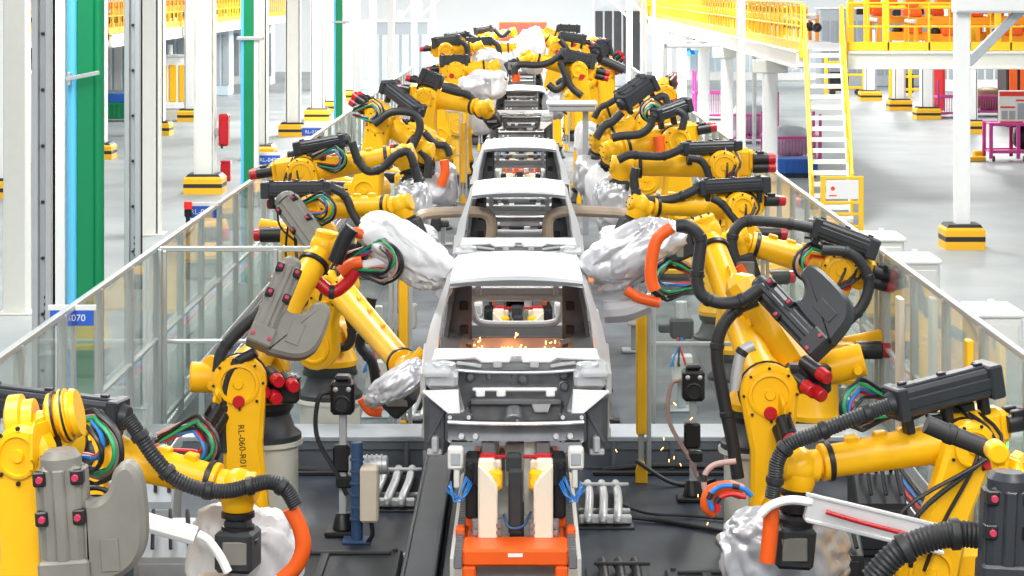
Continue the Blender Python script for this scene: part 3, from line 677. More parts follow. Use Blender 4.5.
# cabinets outside the right fence
for i, (px, py, Y, l) in enumerate(((884, 235, 27.2, 'pale grey electrical cabinet outside the right fence, farthest of three'), (911, 258, 25.0, 'pale grey electrical cabinet outside the right fence, middle of three'), (995, 318, 21.0, 'pale grey electrical cabinet outside the right fence, nearest of three'))):
    x = 4.28 + .02 * i; zt = 2.1; r = thing('electrical_cabinet', l, 'cabinet', (x, Y, 0), 'cabinets outside the right fence')
    MB().box(x - .2, x + .22, Y - .35, Y + .35, .1, zt, .02).build('body', 'cabinet', r); MB().box(x - .22, x + .24, Y - .38, Y + .38, zt, zt + .05, .015).cyl((x, Y, zt + .05), (x, Y, zt + .12), .03, 8).build('top_cap', 'white', r)
    MB().box(x - .19, x + .21, Y - .34, Y + .34, 0, .1, .01).build('plinth', 'cast_grey', r); MB().box(x - .16, x + .18, Y - .37, Y - .345, .16, zt - .06, .008).build('door', 'cabinet', r)

# blue number boards and beacons along the left fence
def board(px, py, Y, label, body, w=.42, h=.2):
    c = P(px, py, Y); r = thing('number_board', label, 'sign', (c.x, Y, 0), 'blue number boards behind the left fence')
    MB().box(c.x - w / 2, c.x + w / 2, Y - .01, Y + .01, c.z - h / 2, c.z + h / 2, .004).build('board', 'sign_blue', r)
    MB().box(c.x - w / 2 - .02, c.x + w / 2 + .02, Y - .012, Y + .02, c.z + h / 2, c.z + h / 2 + .05, .004).build('header', 'white', r)
    MB().box(c.x - .025, c.x + .025, Y + .01, Y + .06, 0, c.z + h / 2, .006).build('post', 'alu', r)
    text('lettering', body, h * .62, (c.x, Y - .012, c.z), EX, UP, 'paper', r)
board(72, 318, 20.9, 'blue board with white number, nearest of the boards behind the left fence', 'RL-070', .40, .14)
board(201, 212, 30.5, 'blue board behind the left fence beside the red beacon', 'RL-050', .42, .16)
board(268, 160, 39.6, 'blue board behind the left fence beside the big yellow-black column foot', 'RL-040', .42, .16)
board(312, 132, 46.8, 'smallest blue board far along the left fence', 'RL-030', .42, .16)
c = P(188, 215, 30.4); r = thing('beacon', 'small red beacon on a dark stem behind the left fence', 'beacon', (c.x, 30.4, 0))
MB().cyl((c.x, 30.4, 0), (c.x, 30.4, c.z - .02), .03, 10).build('stem', 'cast_grey', r); MB().cyl((c.x, 30.4, c.z - .02), (c.x, 30.4, c.z + .08), .05, 12).build('socket', 'black', r); MB().cyl((c.x, 30.4, c.z + .08), (c.x, 30.4, c.z + .18), .055, 14).build('lens', 'lamp_red', r)
# ------------------------------------------------------------------ columns and posts
def hcol(x, y, h, w, label, m='offwhite', foot=.0, cat='column'):
    r = thing('steel_column', label, cat, (x, y, 0), 'steel columns of the hall')
    b = MB().box(x - w / 2, x + w / 2, y - w / 2, y + w / 2, 0, h, .02) if w < .4 else MB().box(x - w / 2, x + w / 2, y - w / 2, y - w / 2 + .03, 0, h, .004).box(x - w / 2, x + w / 2, y + w / 2 - .03, y + w / 2, 0, h, .004).box(x - w / 2 + .02, x - w / 2 + .05, y - w / 2, y + w / 2, 0, h).box(x + w / 2 - .05, x + w / 2 - .02, y - w / 2, y + w / 2, 0, h)
    b.box(x - w * .75, x + w * .75, y - w * .75, y + w * .75, 0, .03, .006); b.build('shaft', m, r)
    if foot > 0:
        q = MB(); f = foot / 2; q.rings([[V((x + sx * a, y + sy * a, z)) for sx, sy in ((-1, -1), (1, -1), (1, 1), (-1, 1))] for a, z in ((f, .0), (f, .37), (f * .8, .48))]); q.build('guard_collar', 'hazard', r)
    return r
hcol(8.6, 44.6, 6.4, .29, 'white column with yellow and black collar, alone on the pale floor at right', 'white', .78)
hcol(-7.95, 35.6, 6.5, .36, 'cream column at the far left whose foot is seen above the fence')
for i, (Y, x, l) in enumerate(((56.6, -7.95, 'column with collar beside the red fire boxes at left'), (67.3, -7.85, 'column with big yellow-black collar left of the front yellow arms'), (78.3, -7.95, 'second column with collar beyond the fire boxes'), (87.5, -7.95, 'third column with collar beyond the fire boxes'), (93.5, -7.95, 'fourth column with collar beyond the fire boxes'), (103, -7.95, 'fifth column beyond the fire boxes'))):
    hcol(x, Y, 6.5, .5, l, 'offwhite', .95)
for Y, l in ((55.4, 'column with collar cut by the left edge of the frame'), (68, 'white column with collar in front of the green bin'), (79, 'far column with small collar between the steel posts'), (87, 'far column with collar right of the yellow machine at left')):
    hcol(-12.75, Y, 6.5, .48, l, 'white', .95)
for Y, l in ((80, 'column with collar half hidden behind the lone white column at right'), (88.5, 'nearest of the three collared columns under the right gallery'), (95, 'middle one of the three collared columns under the right gallery'), (103, 'farthest of the three collared columns under the right gallery')):
    hcol(15.7, Y, 3.2, .48, l, 'white', .95)
for i, (px, Y) in enumerate(((770, 60), (727, 72.7), (704, 82), (682, 93.4), (667, 103), (659, 109))):
    x = (px - VX) * Y / F
    r = hcol(x, Y, 3.2, .37, ['white gallery column nearest the stairs', 'white gallery column second from the stairs', 'white gallery column third from the stairs', 'white gallery column fourth from the stairs', 'white gallery column fifth from the stairs', 'white gallery column sixth from the stairs'][i], 'white')
    MB().box(x - .45, x + .45, Y - .25, Y + .25, 2.86, 3.2, .02).build('head_box', 'offwhite', r)
# utility posts close behind the left fence
def channel_post(x, y, w, label, m='steelpost', h=6.4, side=None):
    r = thing('utility_post', label, 'post', (x, y, 0), 'utility posts behind the left fence')
    MB().box(x - w / 2, x - w * .18, y - .10, y + .10, 0, h, .006).box(x + w * .18, x + w / 2, y - .10, y + .10, 0, h, .006).box(x - w / 2, x + w / 2, y - .02, y + .10, 0, h, .004).box(x - w, x + w, y - .18, y + .18, 0, .02, .004).build('channel', m, r)
    b = MB()
    for i in range(9): b.cyl((x, y - .025, .8 + i * .55), (x, y - .05, .8 + i * .55), .018, 8)
    for i in range(6): b.box(x + w * .05, x + w * .15, y - .03, y - .018, 1.7 + i * .07, 1.73 + i * .07)
    b.build('fixing', 'cast_grey', r); return r
channel_post(-4.72, 22.3, .19, 'grey steel post with bolts at the far left beside the cream column')
channel_post(-4.75, 27.6, .19, 'grey steel post with bolts right of the big green post')
r = thing('green_post', 'thick green post with light blue side, nearest green post at left', 'post', (-5.3, 27.0, 0), 'green posts behind the left fence')
MB().box(-5.30, -5.10, 26.9, 27.1, 0, 6.4, .01).cyl((-5.06, 26.98, 0), (-5.06, 26.98, 6.4), .07, 14).build('post', 'green', r)
MB().cyl((-5.36, 26.96, 0), (-5.36, 26.96, 6.4), .065, 14).build('blue_pipe', 'lightblue', r); MB().box(-5.58, -5.45, 26.95, 27.1, 0, 6.4, .01).build('white_duct', 'white', r)
MB().beam((-5.42, 26.84, 4.02), (-5.02, 26.84, 4.10), .03, .05, .005).box(-5.40, -5.36, 26.83, 27, 3.95, 4.1, .004).build('clamp_bar', 'alu', r)
MB().beam((-5.50, 27.15, 0.01), (-4.95, 27.15, .01), .5, .02, .004).build('base_plate', 'steelpost', r)
for x, Y, l in ((-4.75, 39.2, 'green post in the middle of the left fence'), (-4.75, 58.3, 'green post farthest along the left fence')):
    r = thing('green_post', l, 'post', (x, Y, 0), 'green posts behind the left fence')
    MB().box(x - .07, x + .09, Y - .1, Y + .1, 0, 6.4, .01).build('post', 'green', r); MB().cyl((x - .1, Y - .05, 0), (x - .1, Y - .05, 6.4), .035, 10).build('blue_pipe', 'lightblue', r); MB().box(x + .09, x + .17, Y - .08, Y + .08, 0, 6.4, .008).build('white_duct', 'white', r)
    MB().box(x - .2, x + .25, Y - .12, Y + .12, 4.2, 4.26, .006).build('clamp_bar', 'alu', r); MB().box(x - .25, x + .25, Y - .25, Y + .25, 0, .02, .004).build('base_plate', 'steelpost', r)
for i, (px, Y) in enumerate(((357, 66), (373, 73), (391, 80), (414, 92), (433, 110), (741, 45), (644, 82), (629, 100))):
    x = (px - VX) * Y / F; w = .14 if i < 5 else .11
    hcol(x, Y, 6.3, w * 1.6, ['white post next after the farthest green post', 'second white post after the farthest green post', 'third white post after the farthest green post', 'fourth white post after the farthest green post', 'last white post left of the far car bodies', 'slim white pole in front of the gallery columns, left of the stairs', 'slim white pole by the far end of the right gallery', 'far white pole right of the last robots'][i], 'white', 0, 'post')
hcol(P(150, 100, 47).x, 47, 6.4, .42, 'pale column close behind the second grey steel post')

# ------------------------------------------------------------------ galleries
def gallery(name, label, x0, x1, y0, y1, edges, cz=3.65):
    r = thing(name, label, 'gallery', ((x0 + x1) / 2, (y0 + y1) / 2, 0))
    MB().box(x0, x1, y0, y1, cz - .03, cz, .005).build('deck', 'galv', r)
    b = MB()
    for e, (a, c) in enumerate(edges):
        a, c = V((*a, 0)), V((*c, 0)); b.beam(a + UP * (cz - .23), c + UP * (cz - .23), .22, .40, .01); b.beam(a + UP * (cz - .06), c + UP * (cz - .06), .30, .05, .006); b.beam(a + UP * (cz - .42), c + UP * (cz - .42), .30, .05, .006)
    b.build('edge_beam', 'offwhite', r)
    k = MB(); n_ = MB()
    for a, c in edges:
        a, c = V((*a, 0)), V((*c, 0)); d = (c - a); L = d.length; d.normalize()
        k.beam(a + UP * (cz + .09), c + UP * (cz + .09), .05, .20, .006)
        n = int(L / .95)
        for i in range(n + 1):
            p = a + d * (L * i / n); k.beam(p + UP * (cz - .16), p + UP * (cz + 1.1), .05, .05, .006, up=d); k.beam(p + UP * (cz - .2), p + UP * (cz - .02), .12, .12, .01, up=d)
        for z in (.55, 1.1): k.beam(a + UP * (cz + z), c + UP * (cz + z), .045, .045, .006)
        n2 = int(L / .475)
        for i in range(n2): p = a + d * (L * i / n2); n_.beam(p + UP * (cz + .15), p + UP * (cz + 1.1), .016, .016, up=d)
    k.build('guard_rail', 'rail_yellow', r); n_.build('balusters', 'rail_yellow', r)
    return r
gallery('gallery', 'raised gallery with yellow railing along the right, seen beside the stairs', 6.5, 8.2, 53.2, 128, [((6.5, 53.2), (6.5, 128))])
g2 = gallery('gallery', 'raised gallery crossing behind the stairs at the upper right', 8.2, 40, 53.0, 60, [((7.55, 53.0), (40, 53.0))])
gallery('gallery', 'raised gallery with orange railing at the upper left', -39, -13.2, 72, 128, [((-39, 72), (-13.2, 72)), ((-13.2, 72), (-13.2, 128))])
# conveyors and hoists on the galleries
def conveyor(x0, x1, y0, y1, z, label, along):
    r = thing('overhead_conveyor', label, 'conveyor', ((x0 + x1) / 2, (y0 + y1) / 2, z), 'orange conveyors on the galleries')
    b = MB(); c = MB(); rd = MB(); dk = MB(); L = (x1 - x0) if along == 'x' else (y1 - y0)
    for o in (0, 1):
        if along == 'x': b.box(x0, x1, (y0, y1)[o] - .06, (y0, y1)[o] + .06, z + .55, z + .72, .015)
        else: b.box((x0, x1)[o] - .06, (x0, x1)[o] + .06, y0, y1, z + .55, z + .72, .015)
    n = max(2, int(L / 1.5))
    for i in range(n + 1):
        t = i / n
        for o in (0, 1):
            px = x0 + (x1 - x0) * t if along == 'x' else (x0, x1)[o]; py = (y0, y1)[o] if along == 'x' else y0 + (y1 - y0) * t
            b.box(px - .05, px + .05, py - .05, py + .05, z, z + .56, .01)
        px = x0 + (x1 - x0) * t if along == 'x' else (x0 + x1) / 2; py = (y0 + y1) / 2 if along == 'x' else y0 + (y1 - y0) * t
        if along == 'x': c.cyl((px, y0, z + .64), (px, y1, z + .64), .06, 10)
        else: c.cyl((x0, py, z + .64), (x1, py, z + .64), .06, 10)
        if along == 'x' and i < n:
            st = (x1 - x0) / n; b.box(px + .2, px + st - .2, y0 - .14, y0 - .08, z + .12, z + .34, .02); rd.box(px + st * .4, px + st * .7, y0 - .2, y0 + .1, z + .30, z + .52, .03)
            b.box(px + st * .15, px + st * .22, y0 - .1, y0 - .02, z + .7, z + 1.15, .01); b.box(px + .1, px + st * .8, y0 - .08, y0 - .03, z + 1.0, z + 1.08, .01)
        q = V((px, py, z + .72)); rd.box(q.x - .22, q.x + .22, q.y - .2, q.y + .2, q.z + .05, q.z + .22, .03); rd.cyl(q + V((-.1, -.3, .1)), q + V((.2, -.3, .1)), .09, 10)
        dk.ball(q + V((.5, -.55 if along == 'x' else 0, -.35)), .14, 10, 6); dk.box(q.x - .5, q.x - .3, q.y - .3, q.y - .1, q.z + .05, q.z + .2, .02)
    b.build('frame', 'orange_deck', r); c.build('roller', 'galv', r); rd.build('drive_unit', 'orange', r); dk.build('motor', 'black', r)
    return r
conveyor(9.5, 38, 55, 56.4, 3.65, 'orange conveyor standing on the gallery behind the stairs', 'x')
conveyor(9.0, 38, 57.6, 59, 3.65, 'second orange conveyor farther back on the gallery behind the stairs', 'x')
conveyor(7.0, 8.0, 62, 120, 3.65, 'orange conveyor running along the right gallery', 'y')
conveyor(-38, -15, 74, 75.4, 3.65, 'orange conveyor on the upper left gallery, front edge', 'x')
conveyor(-15.2, -14, 77, 124, 3.65, 'orange conveyor running deep along the upper left gallery', 'y')
def rail_frame(x0, x1, y, z, label):
    r = thing('monorail_frame', label, 'frame', ((x0 + x1) / 2, y, z), 'orange monorail frames on the galleries')
    b = MB(); n = max(2, int((x1 - x0) / 2.6))
    for i in range(n + 1): px = x0 + (x1 - x0) * i / n; b.box(px - .07, px + .07, y - .07, y + .07, z, z + 1.5, .01)
    b.box(x0, x1, y - .08, y + .08, z + 1.35, z + 1.55, .02); b.box(x0, x1, y - .05, y + .05, z + .95, z + 1.03, .02); b.build('frame', 'rail_yellow', r)
    c = MB()
    for i in range(n * 2): px = x0 + .6 + (x1 - x0 - 1) * i / (n * 2); c.box(px - .15, px + .15, y - .2, y + .2, z + 1.0, z + 1.22, .03)
    c.build('trolley', 'orange', r)
rail_frame(8.6, 38, 54.0, 3.65, 'yellow frame with trolleys along the front of the gallery behind the stairs')
rail_frame(8.6, 38, 57.0, 3.65, 'second yellow frame with trolleys on the gallery behind the stairs')
rail_frame(8.6, 38, 59.7, 3.65, 'rearmost yellow frame with trolleys on the gallery behind the stairs')
rail_frame(-38, -14, 73, 3.65, 'yellow frame with trolleys on the upper left gallery')

# stairs
r = thing('staircase', 'white staircase with yellow handrails up to the right gallery', 'stairs', (6.85, 50.5, 0))
bx, tx = P(834, 225, 48.6).x, 6.98; by, ty, tz = 48.9, 53.0, 3.65
for s in (-1, 1):
    m = MB(); a, c = V((bx + s * .42, by, .02)), V((tx + s * .42, ty, tz)); m.beam(a, c, .07, .30, .008); m.build('stringer', 'white', r)
    m = MB()
    for o in (.38, .7, 1.05): m.beam(a + UP * o + V((s * .02, 0, 0)), c + UP * o + V((s * .02, 0, 0)), .06, .06, .012)
    for i in range(8): p = a.lerp(c, i / 7); m.beam(p, p + UP * 1.05, .06, .06, .01, up=EY)
    m.build('handrail', 'rail_yellow', r)
for i in range(16):
    t = (i + .5) / 16; p = V((bx, by, 0)).lerp(V((tx, ty, tz)), t); MB().box(p.x - .40, p.x + .40, p.y - .06, p.y + .26, p.z - .03, p.z + .03, .006).box(p.x - .40, p.x + .40, p.y - .07, p.y - .05, p.z - .05, p.z + .035, .004).build('tread', 'white', r)
gx = P(842, 190, 47.6).x; r = thing('safety_gate', 'yellow gate with white notice plate at the foot of the stairs', 'gate', (gx, 47.6, 0))
m = MB()
for s in (-1, 1): m.box(gx + s * .40 - .05, gx + s * .40 + .05, 47.55, 47.65, 0, 1.16, .01)
for z in (.10, .36, .60, 1.12): m.box(gx - .4, gx + .4, 47.57, 47.63, z - .03, z + .03, .008)
m.build('gate_frame', 'rail_yellow', r); p = MB().box(gx - .34, gx + .34, 47.54, 47.57, .68, 1.07, .006).build('notice_plate', 'paper', r)
MB().box(gx - .28, gx - .12, 47.532, 47.54, .74, .765).lathe((gx - .2, 47.539, .90), -EY, [(0, .045), (.004, .045), (.005, .035), (.002, .03)], 16).build('warning_mark', 'sign_red', p)
# canopy frame on the lone right column
r = thing('canopy_frame', 'white beam with grey diagonal brace on the lone right column', 'beam', (10, 44.6, 0))
zb = 4.64; MB().box(8.45, 18, 44.3, 44.9, zb, zb + .45, .02).build('beam', 'white', r); MB().beam((8.72, 44.6, 3.62), (9.75, 44.6, zb + .01), .2, .17, .015).build('brace', 'steelpost', r); MB().box(8.45, 18, 44.28, 44.92, zb - .03, zb + .01, .01).build('flange', 'steelpost', r)
MB().box(17.6, 17.9, 44.45, 44.75, 0, zb, .01).build('end_post', 'white', r)

# ------------------------------------------------------------------ racks, carts, bins
def part_rack(x, y, w, d, h, label, load=None, group='magenta part racks'):
    r = thing('part_rack', label, 'rack', (x, y, 0), group)
    b = MB()
    for sx in (-1, 1):
        for sy in (-1, 1): b.box(x + sx * w / 2 - .04, x + sx * w / 2 + .04, y + sy * d / 2 - .04, y + sy * d / 2 + .04, .08, h, .008)
    for z in (.2, h * .55):
        for sy in (-1, 1): b.beam((x - w / 2, y + sy * d / 2, z), (x + w / 2, y + sy * d / 2, z), .05, .08, .008)
        for sx in (-1, 1): b.beam((x + sx * w / 2, y - d / 2, z), (x + sx * w / 2, y + d / 2, z), .05, .08, .008)
    b.build('frame', 'magenta', r)
    g = MB(); n = int(w / .09)
    for i in range(n): px = x - w / 2 + w * (i + .5) / n; g.box(px - .012, px + .012, y - d / 2 - .01, y - d / 2 + .01, .2, h * .55)
    g.build('bars', 'magenta', r)
    c = MB()
    for sx in (-1, 1):
        for sy in (-1, 1): c.cyl((x + sx * w * .42 - .02, y + sy * d * .42, .08), (x + sx * w * .42 + .02, y + sy * d * .42, .08), .08, 12)
    c.build('caster', 'black', r)
    MB().box(x - w / 2, x + w / 2, y - d / 2, y + d / 2, .2, .24).build('shelf', 'panel_grey', r)
    if load:
        o = MB(); crumple(o, (x, y, .24 + h * .30), (EX, EY, UP), (w * .42, d * .4, h * .30), .06, 2, 3, x)
        tag(o.build('sheet_stack', load), 'dark curved sheets on the ' + label, 'sheets')
    return r
part_rack(7.7, 65.5, 1.5, 1.5, 1.5, 'magenta rack seen just left of the stairs', 'panel_grey')
part_rack(7.5, 75, 1.6, 1.5, 1.7, 'magenta rack between slim white pole and nearest gallery column', 'panel_grey')
part_rack(7.3, 88, 1.4, 1.2, 1.9, 'magenta rack farthest left under the gallery', None)
r = thing('crate', 'dark blue crate below the magenta rack left of the stairs', 'crate', (7.35, 61.5, 0)); MB().box(6.8, 7.9, 61, 62, .1, .5, .03).build('box', 'blue', r); b = MB()
for i in range(7): b.box(6.85 + i * .165, 6.89 + i * .165, 60.97, 61.0, .14, .46, .005)
b.build('rib', 'blue', r); MB().box(6.85, 7.85, 61.05, 61.95, 0, .1, .01).build('runner', 'cast_grey', r)
part_rack(16.8, 89.5, 1.15, 1.2, 1.5, 'bright magenta cart with tall red door behind the lone white column', None); part_rack(18.5, 90.5, 1.7, 1.4, 1.5, 'magenta cart with brown load right of the lone white column', 'brown')
tag(MB().box(16.35, 17.0, 91.6, 91.75, 0, 3.0, .02).box(16.45, 16.9, 91.57, 91.6, .4, 2.8, .01).box(16.2, 17.1, 91.5, 91.9, 0, .04, .01).build('red_door_panel', 'sign_red'), 'tall red panel standing behind the bright magenta cart', 'panel')
# notice cart at the right edge
x, y = P(1018, 150, 67).x, 67.0; r = thing('trolley', 'magenta trolley with a notice board at the right edge', 'trolley', (x, y, 0))
b = MB()
for sx in (-.9, -.1, 1.0):
    for sy in (-.5, .5): b.box(x + sx - .05, x + sx + .05, y + sy - .05, y + sy + .05, .1, 1.15, .01)
for z in (.3, 1.1):
    for sy in (-.5, .5): b.beam((x - .9, y + sy, z), (x + 1.0, y + sy, z), .06, .09, .01)
b.box(x - .9, x + 1, y - .5, y + .5, 1.08, 1.12, .01); b.box(x - .9, x + 1, y - .5, y + .5, .27, .31, .01); b.build('frame', 'magenta', r)
b = MB()
for sx in (-.8, .1, .9): b.cyl((x + sx - .03, y - .4, .09), (x + sx + .03, y - .4, .09), .09, 12)
b.build('caster', 'black', r)
o = MB(); crumple(o, (x + .3, y, .68), (EX, EY, UP), (.45, .4, .36), .08, 2, 3, 5); tag(o.build('tank', 'black'), 'black drum on the lower shelf of the magenta trolley', 'drum')
r = thing('notice_board', 'white notice board with red header standing on the magenta trolley', 'sign', (x - .1, y - .5, 1.12))
bx0 = x - .66; MB().box(bx0, bx0 + .95, y - .44, y - .38, 1.125, 2.1, .01).build('board', 'paper', r); MB().box(bx0 + .02, bx0 + .93, y - .452, y - .44, 1.93, 2.06).box(bx0 + .5, bx0 + .92, y - .452, y - .44, 1.78, 1.83).box(bx0 + .05, bx0 + .48, y - .452, y - .44, 1.58, 1.63).box(bx0 + .05, bx0 + .7, y - .452, y - .44, 1.15, 1.19).build('red_band', 'sign_red', r)
MB().box(bx0 + .08, bx0 + .26, y - .452, y - .44, 1.25, 1.5).box(bx0 + .30, bx0 + .48, y - .452, y - .44, 1.25, 1.5).box(bx0 + .55, bx0 + .88, y - .452, y - .44, 1.25, 1.72).build('picture', 'panel_grey', r)
tag(MB().box(x - 1.25, x - .98, y + .2, y + .5, .0, .28, .03).box(x - 1.6, x - 1.0, y - .3, y + .15, .0, .14, .03).build('wheel_chock', 'safety_yellow'), 'yellow blocks on the floor left of the magenta trolley', 'block')
# green bin, fire boxes at left
x, y = P(118, 110, 87).x, 87.0; r = thing('waste_bin', 'green bin with blue lid far back at left', 'bin', (x, y, 0))
MB().box(x - .55, x + .55, y - .4, y + .4, .1, .72, .03).build('body', 'green', r); MB().box(x - .5, x + .5, y - .36, y + .36, .72, 1.05, .03).build('lid', 'blue', r); b = MB()
for i in range(6): b.box(x - .5 + i * .19, x - .46 + i * .19, y - .42, y - .4, .15, .7)
for sx in (-.4, .4): b.cyl((x + sx - .03, y - .3, .07), (x + sx + .03, y - .3, .07), .07, 10)
b.build('rib', 'green', r)
x, y = P(225, 150, 56.8).x, 56.8
r = thing('hose_cabinet', 'tall red fire cabinet on the side of the collared column', 'fire cabinet', (x, y, 1.1)); MB().box(x - .14, x + .10, y - .18, y + .18, 1.15, 1.95, .03).build('cabinet', 'red', r); MB().box(x - .11, x + .07, y - .2, y - .18, 1.2, 1.9, .01).build('door', 'red', r); MB().cyl((x - .05, y - .22, 1.2), (x - .05, y - .22, 1.10), .03, 8).build('valve', 'black', r); MB().box(-7.72, x - .13, y - .05, y + .05, 1.4, 1.6, .01).build('mount', 'steelpost', r)
x2, y2 = P(226, 180, 60).x, 60.0
r = thing('extinguisher_box', 'low red fire box on the floor below the tall red cabinet', 'fire box', (x2, y2, 0)); MB().box(x2 - .13, x2 + .13, y2 - .15, y2 + .15, 0, .5, .025).build('box', 'red', r); MB().box(x2 - .10, x2 + .10, y2 - .17, y2 - .15, .06, .42, .01).build('door', 'red', r); MB().box(x2 - .14, x2 + .14, y2 - .17, y2 + .16, .5, .54, .01).build('lid', 'boltred', r)
# far machines at left
def machine(px, Y, w, h, label, m1, m2):
    x = (px - VX) * Y / F; r = thing('machine', label, 'machine', (x, Y, 0)); MB().box(x - w / 2, x + w / 2, Y - .8, Y + .8, 0, h, .05).build('housing', m1, r)
    b = MB(); k = int(w / .5) + 1
    for i in range(k): b.box(x - w / 2 + .1 + i * w / k, x - w / 2 + w / k + .0 + i * w / k, Y - .84, Y - .8, h * .15, h * .85, .02)
    b.build('door', m2, r); MB().box(x - w / 2 - .05, x + w / 2 + .05, Y - .85, Y + .85, h, h + .08, .02).cyl((x, Y, h), (x, Y, h + .5), .12, 10).build('top', 'white', r)
machine(170, 96, 1.6, 2.2, 'pale machine with yellow doors far back at left', 'white', 'safety_yellow')
machine(200, 108, 3.0, 3.4, 'tall grey-blue machine far back at left', 'wall_blue', 'panel_grey'); machine(120, 104, 2.4, 3.0, 'blue-grey machine behind the green bin', 'wall_blue', 'white')
machine(60, 88, 2.2, 2.8, 'grey machine behind the big green post', 'panel_grey', 'white'); machine(5, 66, 1.6, 2.6, 'dark machine at the left edge behind the cream column', 'panel_grey', 'black')
machine(245, 120, 3, 3.2, 'pale slatted machine behind the middle green post', 'white', 'panel_grey'); machine(400, 100, 2.6, 3.6, 'grey machine behind the white posts left of the far robots', 'wall_grey', 'panel_grey')
machine(345, 114, 2.6, 3.4, 'blue-grey machine between the far green post and white posts', 'wall_blue', 'panel_grey'); machine(616, 118, 2.4, 4.6, 'tall grey-green door frame at the far right of the line', 'panel_grey', 'cast_grey')
machine(890, 118, 7.5, 4.0, 'wide grey-blue machine behind the collared columns at right', 'panel_grey', 'wall_grey'); machine(985, 112, 5, 4.2, 'pale machine far back above the magenta carts', 'white', 'panel_grey'); machine(1018, 84, 1.2, 3.2, 'dark machine with orange doors at the right edge', 'black', 'orange')
machine(760, 125, 8, 3.6, 'long pale machine far back behind the gallery columns', 'white', 'wall_blue')
# barriers in yellow
for px, Y, l in ((845, 108, 'yellow pallet truck left of the collared columns'), (910, 106, 'yellow pallet truck between the collared columns')):
    x = (px - VX) * Y / F; r = thing('pallet_truck', l, 'truck', (x, Y, 0)); b = MB()
    for z in (.3, .9, 1.5): b.box(x - .9, x + .9, Y - .06, Y + .06, z, z + .12, .02)
    for sx in (-.9, 0, .9): b.box(x + sx - .08, x + sx + .08, Y - .08, Y + .08, 0, 1.8, .02)
    b.build('frame', 'safety_yellow', r); MB().box(x - .7, x + .2, Y + .1, Y + .8, .2, 1.1, .05).build('battery_box', 'black', r); MB().cyl((x - .6, Y - .1, .15), (x - .6, Y + .1, .15), .15, 12).cyl((x + .6, Y - .1, .15), (x + .6, Y + .1, .15), .15, 12).build('wheel', 'rubber', r)
# overhead gantry and red display at the line's end
r = thing('gantry', 'white gantry frame crossing the far end of the line', 'gantry', (0, 112, 0)); b = MB()
for sx in (-6.5, -5.2, 5.2, 6.5): b.box(sx - .15, sx + .15, 111.9, 112.2, 0, 5.6, .02)
b.box(-6.6, 6.6, 111.9, 112.2, 5.1, 5.6, .03); b.build('frame', 'white', r); b = MB()
for s in (-1, 1): b.beam((s * 5.2, 112, 3.6), (s * 3.6, 112, 5.15), .12, .12, .02); b.beam((s * 6.5, 112, 3.2), (s * 5.2, 112, 4.6), .1, .1, .02)
b.build('brace', 'white', r)
r = thing('display_board', 'red lit display board above the far end of the line', 'display', (0, 109, 0)); a, c = P(500, 40, 109), P(546, 23, 109)
MB().box(a.x, c.x, 108.95, 109.0, a.z, c.z, .01).build('screen', 'led_red', r); MB().box(a.x - .05, c.x + .05, 109.0, 109.2, a.z - .05, c.z + .05, .02).build('housing', 'orange', r); b = MB()
for xx in (a.x + .1, c.x - .1): b.box(xx - .05, xx + .05, 109.05, 109.15, 0, a.z, .01)
b.build('leg', 'white', r)
# bins and cabinets by the far right fence, blue fan
c = P(690, 46, 96); r = thing('barrel_fan', 'blue fan unit hanging under the right gallery', 'fan', (c.x, 96, c.z)); MB().cyl((c.x, 95.7, c.z), (c.x, 96.3, c.z), .42, 18).build('housing', 'lightblue', r); b = MB()
for i in range(5): q = i * 2 * PI / 5; b.beam((c.x, 95.68, c.z), (c.x + math.cos(q) * .36, 95.68, c.z + math.sin(q) * .36), .16, .02, up=EY)
b.build('blade', 'blue', r); MB().cyl((c.x, 96, c.z + .4), (c.x, 96, 3.25), .03, 8).build('hanger', 'steelpost', r)
b = MB(); x = P(660, 50, 78).x; r = thing('portal_frame', 'pale grey tube portal under the right gallery', 'frame', (x + 1, 66, 0)); b.tube([(4.6, 74, 0), (4.6, 74, 3.05), (4.65, 74, 3.15), (4.8, 74, 3.2), (7.3, 74, 3.2), (7.5, 74, 3.1), (7.5, 74, 0)], .07, 10, 4); b.build('tube', 'galv', r)
